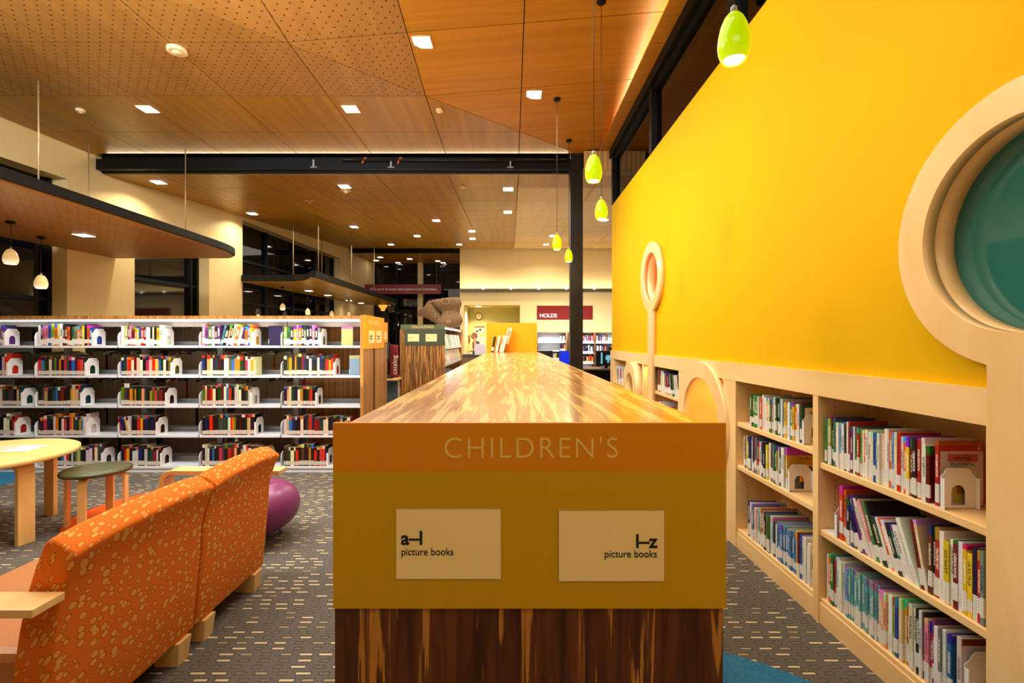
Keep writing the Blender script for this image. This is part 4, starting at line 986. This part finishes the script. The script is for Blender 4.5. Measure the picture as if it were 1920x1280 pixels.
B('picture_bar', M['screen_l'], p, (-.13, -.09, -.006, -.0041, .1, .36)); obj('picture_bulb', lambda bm: prism(bm, circ(.04, .24, .065, 24), -.007, -.0041, lambda a, b, c: (a, c, b)), M['screen_l'], p)
B('picture_base', M['screen_l'], p, (.02, .06, -.007, -.0041, .12, .18))
monitor(.75, 11.25, 'dark monitor just past the yellow counter panel', M['plastic'])

# ------------------------------------------------------------------ seating
PB = [(-1.42, .1), (-1.402, .3), (-1.388, .45), (-1.383, .56), (-1.37, .63), (-1.35, .69), (-1.322, .742), (-1.335, .757), (-1.385, .79), (-1.405, .795), (-1.422, .782), (-1.45, .71), (-1.478, .62), (-1.5, .5), (-1.515, .4), (-1.535, .1)]
def armchair(y0, y1, arm_y, label):
    p = thing('armchair', label, 'armchair', (-1.45, (y0+y1)/2, 0), group='orange spotted armchairs in a row')
    oy = (y0+y1)/2
    def back(bm):
        n = 14; prev = None; first = None
        for k in range(n+1):
            t_ = k/n; y = y0+(y1-y0)*t_-oy; e = 1-abs(2*t_-1)**6; pts = [(x+1.45+(0.0 if z < .6 else .0), y, z-(1-e)*.012*(z > .6)+.006*math.sin(PI*t_)*(z > .6)) for x, z in PB]
            cur = [bm.verts.new(q) for q in pts]
            if prev:
                for i in range(len(cur)): bm.faces.new((prev[i], prev[(i+1) % len(cur)], cur[(i+1) % len(cur)], cur[i]))
            else: first = cur
            prev = cur
        bm.faces.new(first); bm.faces.new(prev[::-1])
    o = obj('backrest', back, M['fabric'], p, bevel=.012, seg=3, smooth=True)
    B('seat', M['vinyl'], p, (-.66, -.06, y0-oy+.015, y1-oy-.015, .24, .43), bevel=.03)
    B('seat_base', M['vinyl_d'], p, (-.62, -.06, y0-oy+.01, y1-oy-.01, .1, .24), bevel=.01)
    for x in (.045, -.60):
        for y in (y0-oy+.04, y1-oy-.12):
            bm = bmesh.new(); box(bm, x-.12, x-.0, y, y+.08, 0, .1, taper=.82); obj('leg', bm, M['lightwood'], p)
    ay = arm_y-oy
    def arm(bm):
        pts = [(.11, .635), (-.52, .635)]+[(-.52-.07*math.sin(a), .565+.07*math.cos(a)) for a in (PI/8, PI/4, 3*PI/8, PI/2)]+[(-.59, 0), (-.565, 0)]+[(-.52-.045*math.sin(a), .565+.045*math.cos(a)) for a in (PI/2, 3*PI/8, PI/4, PI/8)]+[(-.52, .61), (.11, .61)]
        prism(bm, pts, ay-.05, ay+.05, lambda a, b, c: (a, c, b))
    obj('armrest', arm, M['lightwood'], p, bevel=.003)
    return p
armchair(1.461, 2.155, 1.395, 'nearest orange spotted armchair, its wooden armrest at the near side')
armchair(2.168, 2.76, 2.83, 'farther orange spotted armchair beside the purple pouf')

def bent_leg(parent, ang, R, zt, width, th, reach, rad=.07):
    pts = [(0, 0), (0, zt-rad)]+[(-rad+rad*math.cos(a), zt-rad+rad*math.sin(a)) for a in (PI/10, PI/5, 3*PI/10, 2*PI/5, PI/2)]+[(-reach, zt), (-reach, zt-th)]+[(-rad+(rad-th)*math.cos(a), zt-rad+(rad-th)*math.sin(a)) for a in (PI/2, 2*PI/5, 3*PI/10, PI/5, PI/10)]+[(-th, zt-rad), (-th, 0)]
    o = obj('leg', lambda bm: prism(bm, [(a+R, b) for a, b in pts], -width/2, width/2, lambda a, b, c: (a, c, b)), M['lightwood'], parent, bevel=.003)
    o.rotation_euler = (0, 0, ang)
tb = thing('round_table', 'low round birch table with bent plywood legs beside the stool', 'table', (-3.76, 3.38, 0))
obj('table_top', lambda bm: lathe(bm, [(.545, .558), (.55, .562), (.55, .586), (.545, .59)], 72), M['table'], tb)
for k in range(4): bent_leg(tb, -.22+k*PI/2, .47, .557, .1, .032, .26)
so = thing('round_stool', 'round stool with olive padded seat and bent birch legs', 'stool', (-3.12, 3.62, 0))
obj('seat', lambda bm: lathe(bm, [(.19, .395), (.215, .40), (.218, .415), (.21, .428), (.16, .434), (.0005, .436)], 48), M['olive_pad'], so, smooth=True)
for k in range(4): bent_leg(so, .26+k*PI/2, .195, .394, .052, .022, .12, .05)
p = thing('magazine', 'open pale magazine lying on the round birch table', 'magazine', (-3.66, 3.52, .591), .12)
B('cover', M['card'], p, (-.19, .19, -.12, .12, 0, .006)); B('printed_page', mat('printed_page', srgb(200, 176, 150), .5), p, (-.17, -.01, -.1, .1, .006, .0075)); B('printed_page', M['pages'], p, (.01, .17, -.1, .1, .006, .0075))
pf = thing('pouf', 'glossy purple round pouf on small metal feet behind armchairs', 'pouf', (-1.78, 3.36, 0))
obj('cushion', lambda bm: lathe(bm, [(.001, .055)]+[(.285*math.sin(a)**.75, .232-.177*math.cos(a)) for a in [PI*i/20 for i in range(1, 20)]]+[(.001, .409)], 48, cap=False), M['purple'], pf, smooth=True)
obj('seam', lambda bm: lathe(bm, [(.12, .4), (.122, .405), (.124, .4)], 40, cap=False), M['purple'], pf)
for k in range(4): a = PI/4+k*PI/2; obj('foot', lambda bm: tube(bm, (.17*math.cos(a), .17*math.sin(a), .0), (.14*math.cos(a), .14*math.sin(a), .09), .012), M['grey'], pf)

o = obj('books', sb, M['vcol']); o['kind'] = 'stuff'; o['label'] = 'densely packed books filling the lower rows of the white shelving'
print('BOOKS', NBOOKS[0])
